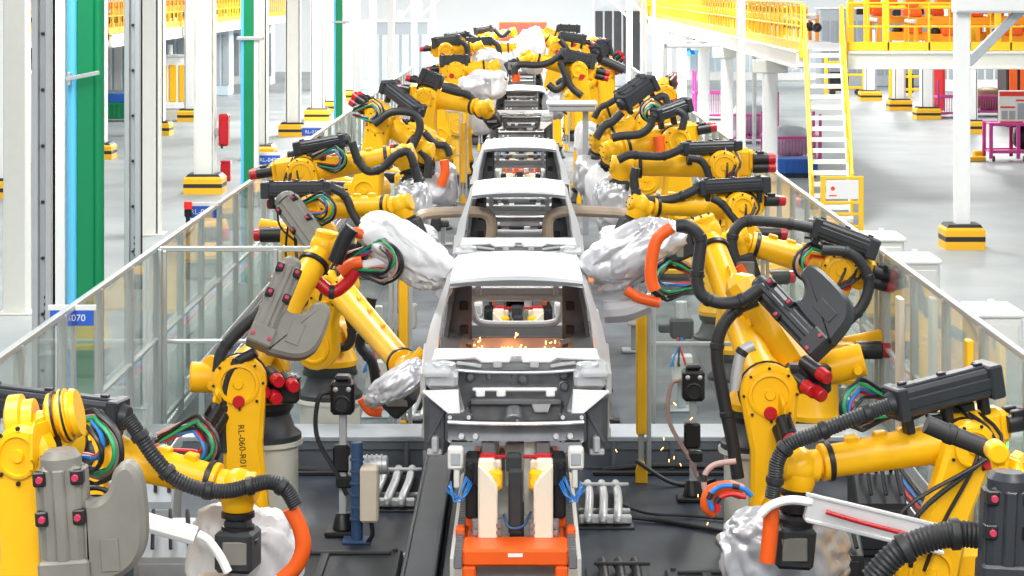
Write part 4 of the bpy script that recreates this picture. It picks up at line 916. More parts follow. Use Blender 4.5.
# ------------------------------------------------------------------ welding robots
def hang_cover(r, c0, c1, side, m, wd=.24, th=.17, pouch=True, fwd=V((0, -1, 0)), pl=(.38, 1.06), pw=.46):
    """grey hose housing: a long ribbed box with a rounded pouch on one side"""
    c0, c1 = V(c0), V(c1); a = (c1 - c0); L = a.length; a.normalize(); b = V(side); b = (b - a * b.dot(a)).normalized(); n = a.cross(b)
    if n.dot(fwd) < 0: n = -n
    q = MB().obox((c0 + c1) / 2, (a, b, n), (L / 2, wd * .42, th * .5), .03)
    q.obox((c0 + c1) / 2 + n * th * .5, (a, b, n), (L * .47, wd * .13, .02), .012)
    for s in (-1, 1): q.obox((c0 + c1) / 2 + b * s * wd * .44, (a, b, n), (L * .46, .02, th * .3), .01)
    q.obox(c1 + n * .01 - a * .07, (a, b, n), (.09, wd * .52, th * .6), .015); q.lathe(c0 - a * .07, a, [(0, wd * .30), (.04, wd * .42), (.10, wd * .42)], 18)
    h = q.build('hose_housing', m, r)
    if pouch:
        x0, x1 = L * pl[0], L * pl[1]; w0 = wd * .35; w1 = wd * .35 + pw
        out = [(x0 + .12, w0), (x0 + .16, w0 + pw * .25), (x0 + .10, w0 + pw * .48), (x0 - .02, w0 + pw * .55), (x0 - .06, w0 + pw * .75), (x0 - .02, w1 - .03), (x0 + .1, w1), (x1 - .22, w1), (x1 - .10, w1 - .06), (x1 - .03, w1 - .16), (x1, w0 + .05), (x1, w0)]
        MB().prism(c0, a, b, chaikin(out, 2), th * .85, .03).build('hose_pouch', m, r)
        o = c0 + n * th * .44; q = MB().prism(o, a, b, [(L * .62, w0 + pw * .3), (L * .62, w0 + pw * .58), (L * .88, w0 + pw * .58), (L * .88, w0 + pw * .3)], .012, .004); q.build('embossed_panel', m, h)
    q = MB()
    for t in (.1, .42, .94):
        for s in (-1, 1): q.cyl(c0 + a * L * t + b * s * wd * .36 + n * th * .46, c0 + a * L * t + b * s * wd * .36 + n * (th * .46 + .05), .02, 8)
    q.build('bolt', 'boltred', h)
    q = MB()
    for t in (.1, .42):
        for s in (-1, 1): q.obox(c0 + a * L * t + b * s * wd * .38 + n * th * .42, (a, b, n), (.04, .035, .035), .008)
    q.build('clip', 'black', h)
def cassette(r, c0, c1, wd=.17, th=.16, up=UP):
    c0, c1 = V(c0), V(c1); a = c1 - c0; L = a.length; a.normalize(); u = perp(a, up); n = a.cross(u)
    q = MB().obox((c0 + c1) / 2, (a, u, n), (L / 2, th / 2, wd / 2), .025); q.obox((c0 + c1) / 2 + u * th * .5, (a, u, n), (L * .46, .02, wd * .22), .01)
    for s in (-1, 1): q.obox((c0 + c1) / 2 + n * s * wd * .5, (a, u, n), (L * .47, th * .2, .014), .008)
    q.obox(c1 - a * .05, (a, u, n), (.06, th * .6, wd * .62), .015); q.obox(c0 + a * .04, (a, u, n), (.045, th * .58, wd * .58), .012); q.lathe(c0 - a * .06, a, [(0, wd * .32), (.07, wd * .44)], 14)
    h = q.build('hose_housing', 'cover_dark', r); q = MB()
    for t in (.12, .5, .86): q.obox(c0 + a * L * t + u * (th * .5 + .02), (a, u, n), (.03, .02, .03), .006); q.obox(c0 + a * L * t - u * (th * .5 + .07), (a, u, n), (.035, .08, .05), .01)
    q.build('bracket', 'black', h)
def robot(label, sh, el, wr, tool, gun=None, base=None, ped=None, k=1., cas=None, cover=None, hoses=(), jac=None, hang=False, hoff=0., simple=False, motors=2, lettering=None, wires=False, no_base=False, fs=.18, ra=.25, rb=.2, bal=True):
    sh, el, wr, tool = V(sh), V(el), V(wr), V(tool); f = (wr - el).normalized(); l = el - sh
    n = l.cross(wr - el); n.z = 0
    n = n.normalized() if n.length > .05 else V((0, -1, 0))
    if n.y > 0: n = -n
    n = V((max(-.3, min(.3, n.x / abs(n.y) if abs(n.y) > .01 else 0)), -1, 0)).normalized()
    if hang: n = V((0, -1, 0))
    bp = V((sh.x, sh.y, 0)) if base is None else V((base[0], base[1], 0))
    if hang: top = el + V((hoff, .38, 0)); bp = V((top.x, top.y, 0))
    else: top = sh.copy(); top.x, top.y = bp.x, bp.y
    r = thing('welding_robot', label, 'robot', tuple(bp), 'yellow welding robots along the line')
    zt = max(.45, top.z); zp = ped if ped is not None else max(0, zt - .78)
    if not no_base:
        if zp > .12:
            MB().lathe(bp, UP, [(0, .40 * k), (.04, .40 * k), (.05, .33 * k), (zp - .05, .33 * k), (zp - .04, .38 * k), (zp, .38 * k)], 28).build('pedestal', 'pedestal', r)
        MB().lathe(bp, UP, [(zp, .36 * k), (zp + .05, .36 * k), (zp + .10, .30 * k), (zp + .24, .25 * k), (zp + .30, .29 * k), (zp + .36, .29 * k)], 24).build('base', 'cast_grey', r)
        q = MB().lathe(bp, UP, [(zp + .36, .30 * k), (zp + .42, .31 * k), (zp + .50, .27 * k), (zt - .05, .22 * k)], 24)
        ctr = V((bp.x, bp.y, zt)); q.cyl(ctr - n * .22 * k, ctr + n * .16 * k, .24 * k, 24); hd = V((f.x, f.y, 0)); hd = hd.normalized() if hd.length > .1 else V((1, 0, 0))
        q.obox(ctr - hd * .25 * k - UP * .12, (hd, n, UP), (.22 * k, .17 * k, .22 * k), .05)
        tr = q.build('turret', 'yellow', r)
        if not hang: q = MB().cyl(ctr - hd * .45 * k + UP * .02, ctr - hd * .74 * k + UP * .02, .10 * k, 14); q.build('motor', 'black', tr); MB().cyl(ctr - hd * .72 * k + UP * .02, ctr - hd * .82 * k + UP * .02, .085 * k, 14).build('motor_cap', 'red', tr)
        if bal:
            q = MB().cyl(ctr - hd * .20 * k - n * .2 - UP * .02, ctr - hd * .78 * k - n * .2 + UP * .10, .125 * k, 18); q.cyl(ctr - hd * .55 * k - n * .34 + UP * .03, ctr - hd * .55 * k - n * .07 + UP * .06, .05 * k, 12); q.build('balancer', 'yellow', r)
    # lower arm
    ax = (el - sh); L = ax.length; u = ax.normalized(); w = n.cross(u); off = n * (.24 * k)
    q = MB().prism(sh + off, u, w, cap_outline((0, 0), (L, 0), ra * k, rb * k, .78), .19 * k, .035); la = q.build('lower_arm', 'yellow', r)
    q = MB()
    for c, rr in ((sh, ra * .72), (el, rb * .75)):
        q.lathe(c + off + n * .09 * k, n, [(0, rr * k), (.025, rr * k), (.03, rr * .86 * k), (.012, rr * .8 * k), (.012, .05 * k), (.03, .04 * k), (.03, .003)], 20)
    q.build('joint_cover', 'yellow', la)
    q = MB()
    for i in range(8):
        a = i * PI / 4; q.cyl(el + off + n * .1 * k + (u * math.cos(a) + w * math.sin(a)) * rb * .9 * k, el + off + n * .118 * k + (u * math.cos(a) + w * math.sin(a)) * rb * .9 * k, .014, 6)
    q.lathe(el + off - n * .12 * k, n, [(0, rb * 1.03 * k), (.02, rb * 1.03 * k)], 24); q.build('bolt', 'black', la)
    # elbow casting and motors
    v = perp(f, UP); q = MB().cyl(el - n * .24 * k, el + n * .14 * k, .195 * k, 24); q.obox(el - f * .10 * k + v * .03 - n * .06, (f, v, n), (.27 * k, .19 * k, .18 * k), .06); q.obox(el - f * .30 * k + v * .06 - n * .06, (f, v, n), (.12 * k, .13 * k, .15 * k), .04)
    e = q.build('elbow', 'yellow', r); q, q2 = MB(), MB()
    for i in range(motors):
        o = el - f * .38 * k + v * (.08 - .11 * (i // 2)) * k + n * (.08 - .17 * (i % 2)) * k; q.cyl(o, o - f * .20 * k, .072 * k, 12); q.obox(o - f * .10 * k + v * .06 * k, (f, v, n), (.05, .04, .04), .01); q2.cyl(o - f * .19 * k, o - f * .29 * k, .066 * k, 14)
    o = el + n * .14 * k - f * .1 * k - v * .12; q.cyl(o, o + n * .16 * k, .06 * k, 12); q2.cyl(o + n * .15 * k, o + n * .23 * k, .058 * k, 12)
    if motors: q.build('motor', 'black', e); q2.build('motor_cap', 'red', e)
    # upper arm
    Lf = (wr - el).length; b0 = el - f * .02
    q = MB().lathe(b0, f, [(.0, .13 * k), (.05, .175 * k), (.22 * k, .178 * k), (.28 * k, .155 * k), (Lf * .62, .135 * k), (Lf - .20 * k, .128 * k), (Lf - .19 * k, .145 * k), (Lf - .15 * k, .145 * k), (Lf - .145 * k, .11 * k)], 24)
    for t in (.35, .5, .68): q.obox(b0 + f * Lf * t + v * .14 * k, (f, v, n), (.05, .03, .05), .01)
    ua = q.build('upper_arm', 'yellow', r)
    MB().lathe(b0 + f * (Lf - .235 * k), f, [(0, .14 * k), (.01, .156 * k), (.045 * k, .156 * k), (.05 * k, .14 * k)], 24).build('wrist_ring', 'black', r)
    t = (tool - wr); D = t.length; t.normalize(); s2 = perp(t, n); s3 = t.cross(s2)
    q = MB().lathe(wr - f * .16 * k, f, [(0, .105 * k), (.06 * k, .11 * k), (.16 * k, .10 * k)], 20); q.ball(wr, .145 * k, 18, 12); q.cyl(wr - s3 * .15 * k, wr + s3 * .15 * k, .12 * k, 20); q.lathe(wr, t, [(0, .135 * k), (.12 * k, .13 * k), (.18 * k, .115 * k)], 20)
    wv = q.build('wrist', 'yellow', r)
    q = MB()
    for i in range(6): a = i * PI / 3; q.cyl(wr + s3 * .15 * k + (t * math.cos(a) + s2 * math.sin(a)) * .085 * k, wr + s3 * .163 * k + (t * math.cos(a) + s2 * math.sin(a)) * .085 * k, .012, 6)
    q.build('bolt', 'cast_grey', wv)
    MB().lathe(wr + t * .18 * k, t, [(0, .10 * k), (.01, .13 * k), (.05, .13 * k), (.055, .085 * k), (.11, .085 * k), (.115, .13 * k), (.17, .13 * k), (.175, .10 * k), (.22, .16 * k), (.25, .16 * k)], 20).build('tool_flange', 'black', r)
    # welding gun under its jacket
    if D > .3:
        g = MB().obox(tool, (t, s2, s3), (.16, .15, .15), .03).obox(wr + t * (.44 * k), (t, s2, s3), (.05, .12, .12), .02).obox((wr + tool) / 2 + t * .1, (t, s2, s3), (D * .22, .09, .09), .02); gb = g.build('gun_body', 'cast_grey', r); MB().obox(tool - V((0, .155, 0)), (EX, EY, UP), (.10, .012, .09), .008).build('face_plate', 'cover_dusty', gb)
    if jac:
        jm, jc, jr, sd = jac[:4]; ja = math.radians(jac[4]) if len(jac) > 4 else 0; q = MB(); crumple(q, jc, (V((math.cos(ja), 0, -math.sin(ja))), EY, V((math.sin(ja), 0, math.cos(ja)))), jr, .27, 5.2, 4 if simple else 5, sd); q.build('gun_jacket', jm, r, ang=50)
    if gun:
        for nm, pts, rad, gm in gun: MB().tube(pts, rad, 10, 6).build(nm, gm, r)
    # hoses
    if cas: cassette(r, *cas)
    if cover: hang_cover(r, *cover)
    for h in hoses:
        pts, rad, hm = h[:3]; co = h[3] if len(h) > 3 else 0
        ho = MB().tube(pts, rad, 12, 7, corr=co).build('dress_hose' if hm != 'orange' else 'orange_sleeve', hm, r)
        if not simple and len(pts) > 3 and hm != 'orange':
            q = MB(); ps = catmull(pts, 6)
            for i in range(6, len(ps) - 3, 10): q.cyl(ps[i] - (ps[i + 1] - ps[i - 1]).normalized() * .028, ps[i] + (ps[i + 1] - ps[i - 1]).normalized() * .028, rad * 1.15, 12)
            if q.v: q.build('hose_collar', 'rubber', ho)
    if not simple and not hang and motors:
        for i, (aa, bb, rr) in enumerate(((.05, .0, .022), (.12, .1, .016), (-.06, -.06, .016))):
            p0 = sh + n * (.34 * k) + w * (.12 + aa) * k; p1 = el + n * (.36 * k) - f * (.1 + aa); p2 = el - n * (.02 + aa) + v * (.26 + abs(bb) * .4) * k; p3 = el + f * (.3 + aa) + v * .23 * k
            MB().tube([p0, sh.lerp(el, .4) + n * (.37 + bb * .3) * k + w * (.16 + aa * 2) * k, p1, p2, p3], rr, 7, 6).build('signal_cable', 'black' if i else 'rubber', r)
        q = MB().obox(el - f * .06 * k + v * .24 * k - n * .05, (f, v, n), (.10 * k, .05 * k, .09 * k), .015); q.obox(el + f * .16 * k + v * .21 * k + n * .06, (f, v, n), (.07 * k, .04 * k, .05 * k), .012); q.build('valve_block', 'cast_grey', r)
    if wires:
        rnd = random.Random(int(el.x * 100)); cols = ['wire_red', 'wire_blue', 'black', 'wire_green', 'black', 'wire_pink', 'black']; c0 = V(wires); sg = 1 if c0.x < 0 else -1
        for i, c in enumerate(cols):
            R_ = .085 + .017 * i + rnd.random() * .02; o = c0 + V((sg * rnd.gauss(0, .02), -.025 * (i % 4), rnd.gauss(0, .02)))
            pts = [o + V((sg * R_ * 1.15 * math.sin(PI * (j / 8)) - sg * .04, .20 * abs(j / 8 - .5) ** 2 * 4, R_ * math.cos(PI * j / 8))) for j in range(9)]
            pts = [c0 + V((-sg * (.30 + .01 * i), .25, .03 * (i % 3)))] + pts + [c0 + V((-sg * (.30 + .01 * i), .25, -.06 - .03 * (i % 2)))]
            MB().tube(pts, .015, 6, 4).build('cable', c, r)
    if lettering:
        body, t0, size = lettering; o = sh + off + n * (.097 * k) + u * L * t0; text('lettering', body, size, o, -u if u.z > 0 else u, n.cross(-u if u.z > 0 else u), 'black', r)
    return r
def PL(Y, *pts): return [P(p[0], p[1], p[2] if len(p) > 2 else Y) for p in pts]

# --- left side, from the front
Y = 12.9
l0 = robot('robot with dusty grey hose housing cut by the bottom left corner of the frame', P(46, 640, Y), P(44, 446, Y), P(66, 420, Y + .95), P(70, 440, Y + 1.1), base=(P(46, 640, Y).x, Y), ped=.0, motors=0, k=.85,
      cover=(P(61, 462, Y - .42), P(69, 585, Y - .42), EX, 'cover_dusty', .27, .2, True, V((0, -1, 0)), (.10, 1.0), .36), wires=P(92, 448, 13.1),
      hoses=[(PL(Y - .1, (-6, 505), (12, 490), (32, 466), (60, 452)), .060, 'hose'), (PL(Y - .1, (-14, 522), (8, 515), (36, 512), (50, 518)), .072, 'rubber', .035),
             (PL(Y - .3, (70, 505), (78, 492), (96, 488), (112, 494), (118, 505)), .014, 'black'), (PL(Y - .3, (74, 515), (84, 500), (100, 497), (116, 505)), .014, 'black')])
d = V((1, 0, .22)).normalized(); q = MB().lathe(P(52, 418, Y - .05), d, [(-.02, .11), (0, .14), (.035, .14), (.04, .12), (.06, .12), (.065, .15), (.10, .15), (.105, .125), (.125, .125), (.13, .14), (.16, .13)], 24); q.build('wrist_housing', 'yellow', l0)
q = MB().lathe(P(8, 423, Y - .05), V((1, 0, .12)), [(0, .11), (.02, .155), (.09, .155), (.10, .12), (.16, .12)], 24); q.beam(P(16, 425, Y - .05), P(52, 428, Y - .05), .2, .17, .05); q.build('joint_housing', 'yellow', l0)
q = MB().lathe(P(56, 417, Y - .05), d, [(0, .147), (.014, .147)], 24).lathe(P(66, 415, Y - .05), d, [(0, .152), (.014, .152)], 24); q.build('seal_ring', 'black', l0)
Y = 17.6
robot('welding robot with forearm low over the floor and white jacket at the bottom left', P(100, 565, Y + .2), P(92, 450, Y + .2), P(238, 487, Y), P(238, 549, Y), ped=.0, base=(P(80, 560, Y + .3).x, Y + .3),
      cas=(P(122, 416, Y - .1), P(-25, 398, Y + .2), .24, .22), jac=('cloth_white', P(244, 556, Y + .42), (.42, .24, .42), 3.1),
      hoses=[(PL(Y - .25, (128, 418), (140, 436), (155, 458), (174, 478), (200, 489), (226, 491), (250, 486), (270, 482), (286, 490), (296, 506)), .062, 'hose', .03), (PL(Y - .2, (290, 508), (300, 528), (303, 548), (296, 566), (282, 580)), .062, 'orange')],
      gun=[('gun_beam', PL(Y - .3, (70, 500), (110, 511), (150, 523), (196, 536)), .075, 'white'), ('gun_arm', PL(Y - .32, (198, 534), (208, 540), (220, 556), (228, 572)), .035, 'white')], wires=P(196, 448, 17.9))
Y = 20.9
l2 = robot('robot lettered on its upright arm, its white jacket reaching over to the nearest car', P(250, 500, Y), P(243, 378, Y), P(325, 246, Y + 1.0), P(352, 252, Y + 1.0), hang=True, hoff=.14, ra=.20, rb=.25, ped=.88,
      cover=(P(291, 266, Y - .15), P(258, 345, Y - .55), V((.75, 0, -.3)), 'cover_dusty', .22, .18, True, V((0, -1, .2)), (.35, 1.05), .44), motors=4, lettering=('RL-060-R01', .50, .082),
      jac=('cloth_white', P(404, 250, Y + 1.0), (.50, .30, .24), 1.4, 36), wires=P(380, 263, Y + .6),
      hoses=[(PL(Y - .25, (283, 300), (262, 312), (240, 330), (222, 352), (218, 372)), .055, 'hose'), (PL(Y - .3, (256, 352), (236, 364), (226, 385), (223, 420), (224, 452)), .05, 'rubber'), (PL(Y + .8, (318, 282), (332, 292), (346, 284), (356, 270)), .06, 'red'), (PL(Y + .8, (340, 272), (352, 264), (362, 262)), .06, 'orange'), (PL(Y + .8, (352, 232), (368, 236), (384, 243)), .05, 'orange'),
             (PL(Y + .6, (335, 262), (345, 238), (352, 228)), .075, 'black')],
      gun=[('gun_frame', PL(Y + .85, (352, 268), (384, 262), (402, 266), (408, 280)), .05, 'white'), ('gun_beam', PL(Y + .9, (364, 228), (388, 244), (412, 262), (436, 282)), .10, 'white'), ('gun_electrode', PL(Y + .9, (424, 268), (438, 276), (446, 288), (438, 296)), .07, 'foil')])
q = MB()
kb = MB()
for px, py in ((262, 390), (276, 379), (291, 384), (274, 396)): c = P(px, py, Y - .2); d = V((.35, -.9, -.1)).normalized(); q.cyl(c, c + d * .11, .062, 16, .055); kb.cyl(c - d * .22, c + d * .005, .07, 14)
kb.obox(P(276, 388, Y), (EX, EY, UP), (.22, .1, .13), .03); kb.build('motor', 'black', l2); q.build('motor_cap', 'red', l2)
b = P(203, 377, Y); q = MB().cyl(b + V((-.12, 0, 0)), b + V((.34, .05, -.02)), .14, 20); q.cyl(b + V((.1, -.16, -.06)), b + V((.1, -.1, -.06)), .04, 12); q.build('balancer', 'yellow', l2)
Y = 24.85
robot('robot on a thick pale pedestal, arm slanting down to the nearest car', P(325, 342, Y), P(336, 286, Y - .1), P(408, 370, Y - 3.2), P(398, 394, Y - 3.8), ped=.58, base=(P(330, 380, 25.1).x, 25.1), ra=.26, rb=.2,
      jac=('foil', P(397, 384, Y - 4.4), (.30, .18, .13), 4.2, -32), motors=2, hoses=[(PL(Y - .4, (372, 298), (366, 325), (360, 345), (372, 362), (376, 385), (378, 402)), .055, 'black'), (PL(Y, (345, 305), (352, 330), (348, 345), (336, 348)), .05, 'rubber'), (PL(Y - 4.2, (362, 398), (370, 410), (382, 412)), .05, 'orange')],
      gun=[('gun_tip', PL(Y - 3.5, (408, 364), (416, 358), (423, 350)), .05, 'yellow')])
Y = 30.0
def c_arm(pts, Y): return ('gun_arm', PL(Y, *pts), .075, 'copper')
robot('robot with pale hose housing, brown gun arm in the second car from the left', P(330, 285, Y), P(318, 208, Y), P(401, 205, Y - .3), P(412, 232, Y - .3), ped=.0, cas=(P(330, 189, Y), P(262, 190, Y), .2, .18),
      cover=(P(285, 200, Y - .5), P(330, 262, Y - 1.0), V((-.5, 0, -.5)), 'cover_dusty', .34, .2, False), jac=('cloth_white', P(416, 240, Y), (.30, .28, .2), 2.2), wires=P(322, 208, Y - .6),
      gun=[c_arm(((420, 244), (418, 224), (421, 216), (434, 213), (456, 212), (478, 212), (489, 216), (492, 226), (491, 238)), Y + .6)], hoses=[(PL(Y - .3, (332, 188), (345, 196), (352, 212), (360, 225)), .055, 'hose')])
Y = 33.4
robot('welding robot with thick level forearm and drooping black hose, third pair at left', P(318, 236, Y), P(303, 172, Y), P(404, 155, Y), P(414, 184, Y), ped=.0, cas=(P(346, 140, Y - .2), P(296, 149, Y), .18, .17), jac=('foil', P(412, 205, Y), (.28, .25, .4), 6.2), wires=P(335, 160, Y - .4), k=1.15,
      hoses=[(PL(Y - .4, (352, 142), (358, 160), (368, 171), (382, 168), (396, 155), (408, 152), (414, 165), (418, 182)), .062, 'hose')])
Y = 40
robot('welding robot with arched yellow elbow and red motor cap, fourth at left', P(372, 190, Y), P(385, 122, Y), P(424, 150, Y - .4), P(430, 180, Y), ped=.0, k=1.15, cas=(P(420, 112, Y - .5), P(386, 86, Y + .2), .24, .2), jac=('foil', P(438, 185, Y), (.34, .3, .4), 8.), motors=4, simple=True, wires=P(372, 112, Y - .5),
      hoses=[(PL(Y - .6, (374, 124), (392, 112), (414, 114), (420, 128), (412, 148)), .07, 'hose'), (PL(Y - .5, (420, 150), (428, 160), (428, 178)), .07, 'hose'), (PL(Y - .5, (444, 160), (445, 172), (441, 186)), .08, 'orange')])
Y = 44
robot('welding robot with two yellow arms stacked beside the left yellow post', P(418, 180, Y), P(424, 140, Y), P(446, 152, Y - .3), P(446, 172, Y), ped=.0, k=1.1, simple=True, hoses=[(PL(Y - .5, (424, 132), (436, 144), (446, 146), (450, 156)), .07, 'hose')], jac=('cloth_white', P(442, 190, Y), (.3, .25, .3), 9.))
Y = 48
robot('welding robot with upright arm and cluster of red motor caps, left of the fourth car', P(432, 150, Y), P(430, 98, Y), P(484, 108, Y - .6), P(492, 118, Y - .4), ped=.0, k=1.2, simple=True, motors=4, cas=(P(440, 83, Y), P(420, 75, Y), .4, .3),
      hoses=[(PL(Y - .5, (442, 88), (456, 92), (470, 96), (474, 108), (482, 116), (492, 112)), .08, 'hose')], jac=('foil', P(474, 88, Y + 5), (.4, .3, .3), 1.))
Y = 58
robot('distant welding robot with bright level forearm left of the fourth car', P(458, 125, Y), P(456, 70, Y), P(494, 66, Y), P(500, 80, Y), ped=.0, k=1.12, simple=True, motors=3, cas=(P(468, 60, Y), P(440, 61, Y), .3, .25), jac=('cloth_white', P(488, 84, Y), (.5, .4, .4), 2.5))
Y = 66
robot('distant welding robot with long arm under a black housing at left', P(450, 105, Y), P(446, 50, Y), P(478, 47, Y), P(484, 58, Y), ped=.0, k=1.12, simple=True, cas=(P(460, 40, Y), P(432, 43, Y), .35, .28), hoses=[(PL(Y - .4, (460, 41), (466, 46), (468, 58)), .08, 'hose')], jac=('foil', P(488, 66, Y), (.5, .4, .5), 3.))
Y = 74
robot('far welding robot left of the red display', P(478, 98, Y), P(474, 50, Y), P(516, 47, Y), P(520, 56, Y), ped=.0, k=1.12, simple=True, cas=(P(492, 41, Y), P(466, 42, Y), .3, .25), hoses=[(PL(Y - .4, (492, 41), (498, 46), (500, 56)), .09, 'hose')], jac=('cloth_white', P(522, 60, Y), (.3, .3, .4), 3.4))
Y = 86
robot('farthest welding robot on the left, just under the red display', P(492, 80, Y), P(488, 38, Y), P(512, 32, Y), P(516, 40, Y), ped=.0, k=1.12, simple=True, cas=(P(492, 28, Y), P(474, 31, Y), .3, .25), hoses=[(PL(Y - .4, (494, 29), (502, 36), (510, 30)), .09, 'hose')], jac=('cloth_white', P(518, 46, Y), (.3, .3, .4), 3.9))

# --- right side, from the front
Y = 12.9
r0 = robot('robot with dark grey hose housing cut by the bottom right corner of the frame', P(1022, 650, Y), P(1024, 480, Y), P(1042, 462, Y + .6), P(1050, 490, Y + .7), base=(P(1022, 650, Y).x, Y), ped=.0, motors=0, k=.6,
      cover=(P(1008, 484, Y - .42), P(1003, 590, Y - .42), EX, 'cover_dark', .27, .2, True, V((0, -1, 0)), (.3, 1.1), .36),
      hoses=[(PL(Y - .1, (985, 536), (955, 534), (925, 540), (896, 554), (872, 580)), .078, 'rubber', .035), (PL(Y + .5, (926, 424), (950, 434), (980, 446), (1004, 456)), .055, 'hose')])
q = MB().beam(P(1002, 474, Y - .1), P(998, 450, Y - .1), .10, .10, .03).beam(P(996, 470, Y - .1), P(1024, 476, Y), .1, .12, .03).lathe(P(999, 454, Y - .18), EY, [(0, .05), (.01, .062), (.13, .062), (.14, .05)], 16); q.build('hose_clamp', 'yellow', r0)
Y = 17.6
robot('welding robot with forearm low over the floor and silver jacket at the bottom right', P(916, 562, Y + .2), P(958, 440, Y + .2), P(800, 466, Y), P(792, 545, Y), ped=.0, base=(P(925, 545, Y + .3).x, Y + .3),
      cas=(P(892, 404, Y - .1), P(994, 378, Y + .2), .24, .22), jac=('foil', P(784, 556, Y + .40), (.50, .22, .38), 5.5), wires=P(862, 410, Y + .2),
      hoses=[(PL(Y - .25, (890, 405), (868, 413), (842, 423), (815, 434), (790, 444), (778, 460), (775, 480), (772, 498)), .062, 'hose', .03), (PL(Y - .25, (771, 505), (771, 522), (769, 545), (767, 562)), .062, 'orange'), (PL(Y - .1, (716, 512), (708, 505), (712, 492), (728, 488), (742, 492)), .06, 'orange'),
             (PL(Y - .2, (712, 510), (710, 496), (722, 486), (742, 488), (752, 496)), .02, 'wire_blue'), (PL(Y - .2, (718, 512), (718, 500), (730, 494), (746, 497)), .02, 'wire_red'), (PL(Y - .1, (707, 500), (704, 478), (714, 465), (736, 461)), .022, 'wire_pink')],
      gun=[('gun_arm', PL(Y - .35, (760, 515), (772, 505), (790, 500), (812, 502)), .035, 'white'), ('air_pipe', PL(Y - .42, (826, 512), (860, 522), (910, 535)), .018, 'red')])
rb1 = [o for o in COL.objects if o.get('label', '').startswith('welding robot with forearm low over the floor and silver')][0]
MB().beam(P(806, 507, Y - .32), P(944, 540, Y - .3), .10, .20, .012).build('gun_beam', 'steel', rb1)
q = MB()
for s in (-.10, .10): q.beam(P(806, 507, Y - .37) + UP * s, P(944, 540, Y - .35) + UP * s, .03, .03, .006)
q.build('gun_beam_edge', 'steel', rb1)
Y = 20.5
r2 = robot('big robot right of the nearest car with upright arm and dark grey pouch', P(770, 500, Y), P(766, 388, Y), P(706, 232, Y + 1.4), P(672, 246, Y + 1.2), hang=True, ra=.20, rb=.25, ped=.88,
      cover=(P(762, 286, Y + .1), P(822, 350, Y - .45), V((.5, 0, .5)), 'cover_dark', .22, .18, True, V((0, -1, .2)), (.28, 1.05), .42), motors=4, k=1.05,
      jac=('foil', P(632, 252, Y + 1.2), (.48, .30, .25), 7.7, -28), wires=P(668, 280, Y + .9),
      hoses=[(PL(Y - .3, (760, 288), (742, 300), (722, 303), (703, 296), (697, 280), (699, 258), (700, 238), (688, 226), (676, 226)), .056, 'hose'), (PL(Y - .3, (672, 227), (658, 238), (652, 258), (651, 278), (655, 290)), .056, 'orange'), (PL(Y - .2, (757, 300), (736, 310), (721, 330), (717, 356), (724, 400), (732, 440), (738, 478)), .058, 'rubber'),
             (PL(Y + .9, (626, 290), (640, 298), (660, 303)), .05, 'orange'), (PL(Y - .2, (754, 345), (742, 352), (737, 372), (735, 390)), .05, 'steelpost')],
      gun=[('gun_beam', PL(Y + 1.1, (640, 228), (620, 240), (605, 258), (592, 272)), .10, 'foil'), ('lower_gun_arm', PL(Y + 1, (648, 302), (626, 310), (604, 312)), .11, 'foil')])
q = MB()
kb = MB()
for px, py in ((820, 373), (805, 386), (815, 391)): c = P(px, py, Y - .3); d = V((.45, -.8, -.25)).normalized(); q.cyl(c, c + d * .12, .066, 16, .058); kb.cyl(c - d * .24, c + d * .005, .075, 14)
kb.obox(P(808, 378, Y - .1), (EX, EY, UP), (.2, .1, .13), .03); kb.build('motor', 'black', r2); q.build('motor_cap', 'red', r2)
b = P(842, 368, Y); q = MB().cyl(b + V((.2, 0, .08)), b + V((-.3, .05, -.06)), .15, 20); q.cyl(b + V((.12, -.17, 0)), b + V((.12, -.1, 0)), .04, 12); q.build('balancer', 'yellow', r2)
q = MB().beam(P(734, 276, Y + .6), P(798, 372, Y + .3), .33, .28, .09); q.build('arm_shell', 'yellow', r2)
Y = 25
robot('welding robot with hose arched over its wrist and long housing by the right fence', P(800, 352, Y), P(836, 268, Y), P(736, 240, Y), P(744, 268, Y), ped=.0, base=(P(815, 350, Y).x, Y), cas=(P(812, 226, Y - .2), P(876, 250, Y - .2), .2, .19), motors=3, wires=P(812, 262, Y - .4),
      hoses=[(PL(Y - .3, (812, 228), (790, 224), (762, 221), (744, 222), (734, 232), (732, 246), (736, 262)), .06, 'hose'), (PL(Y - .2, (738, 266), (744, 276), (750, 286)), .055, 'orange'), (PL(Y - .4, (822, 250), (846, 252), (862, 264), (869, 284), (862, 306), (844, 324), (822, 338)), .06, 'hose')])
Y = 29.6
robot('robot with level black housing, brown gun arm in the second car from the right', P(735, 280, Y), P(734, 206, Y), P(640, 205, Y - .3), P(628, 232, Y - .3), ped=.0, cas=(P(698, 188, Y - .2), P(768, 184, Y), .18, .17), jac=('cloth_white', P(622, 240, Y + .1), (.30, .28, .2), 12.), wires=P(705, 200, Y + .3),
      gun=[c_arm(((642, 244), (643, 226), (640, 218), (628, 214), (604, 212), (572, 211), (554, 214), (548, 222), (548, 238)), Y + 1)],
      hoses=[(PL(Y - .3, (697, 189), (682, 196), (668, 200), (650, 200), (638, 196), (634, 180), (636, 168)), .06, 'hose'), (PL(Y - .35, (712, 198), (722, 204), (732, 216), (740, 226)), .05, 'hose')])
Y = 33
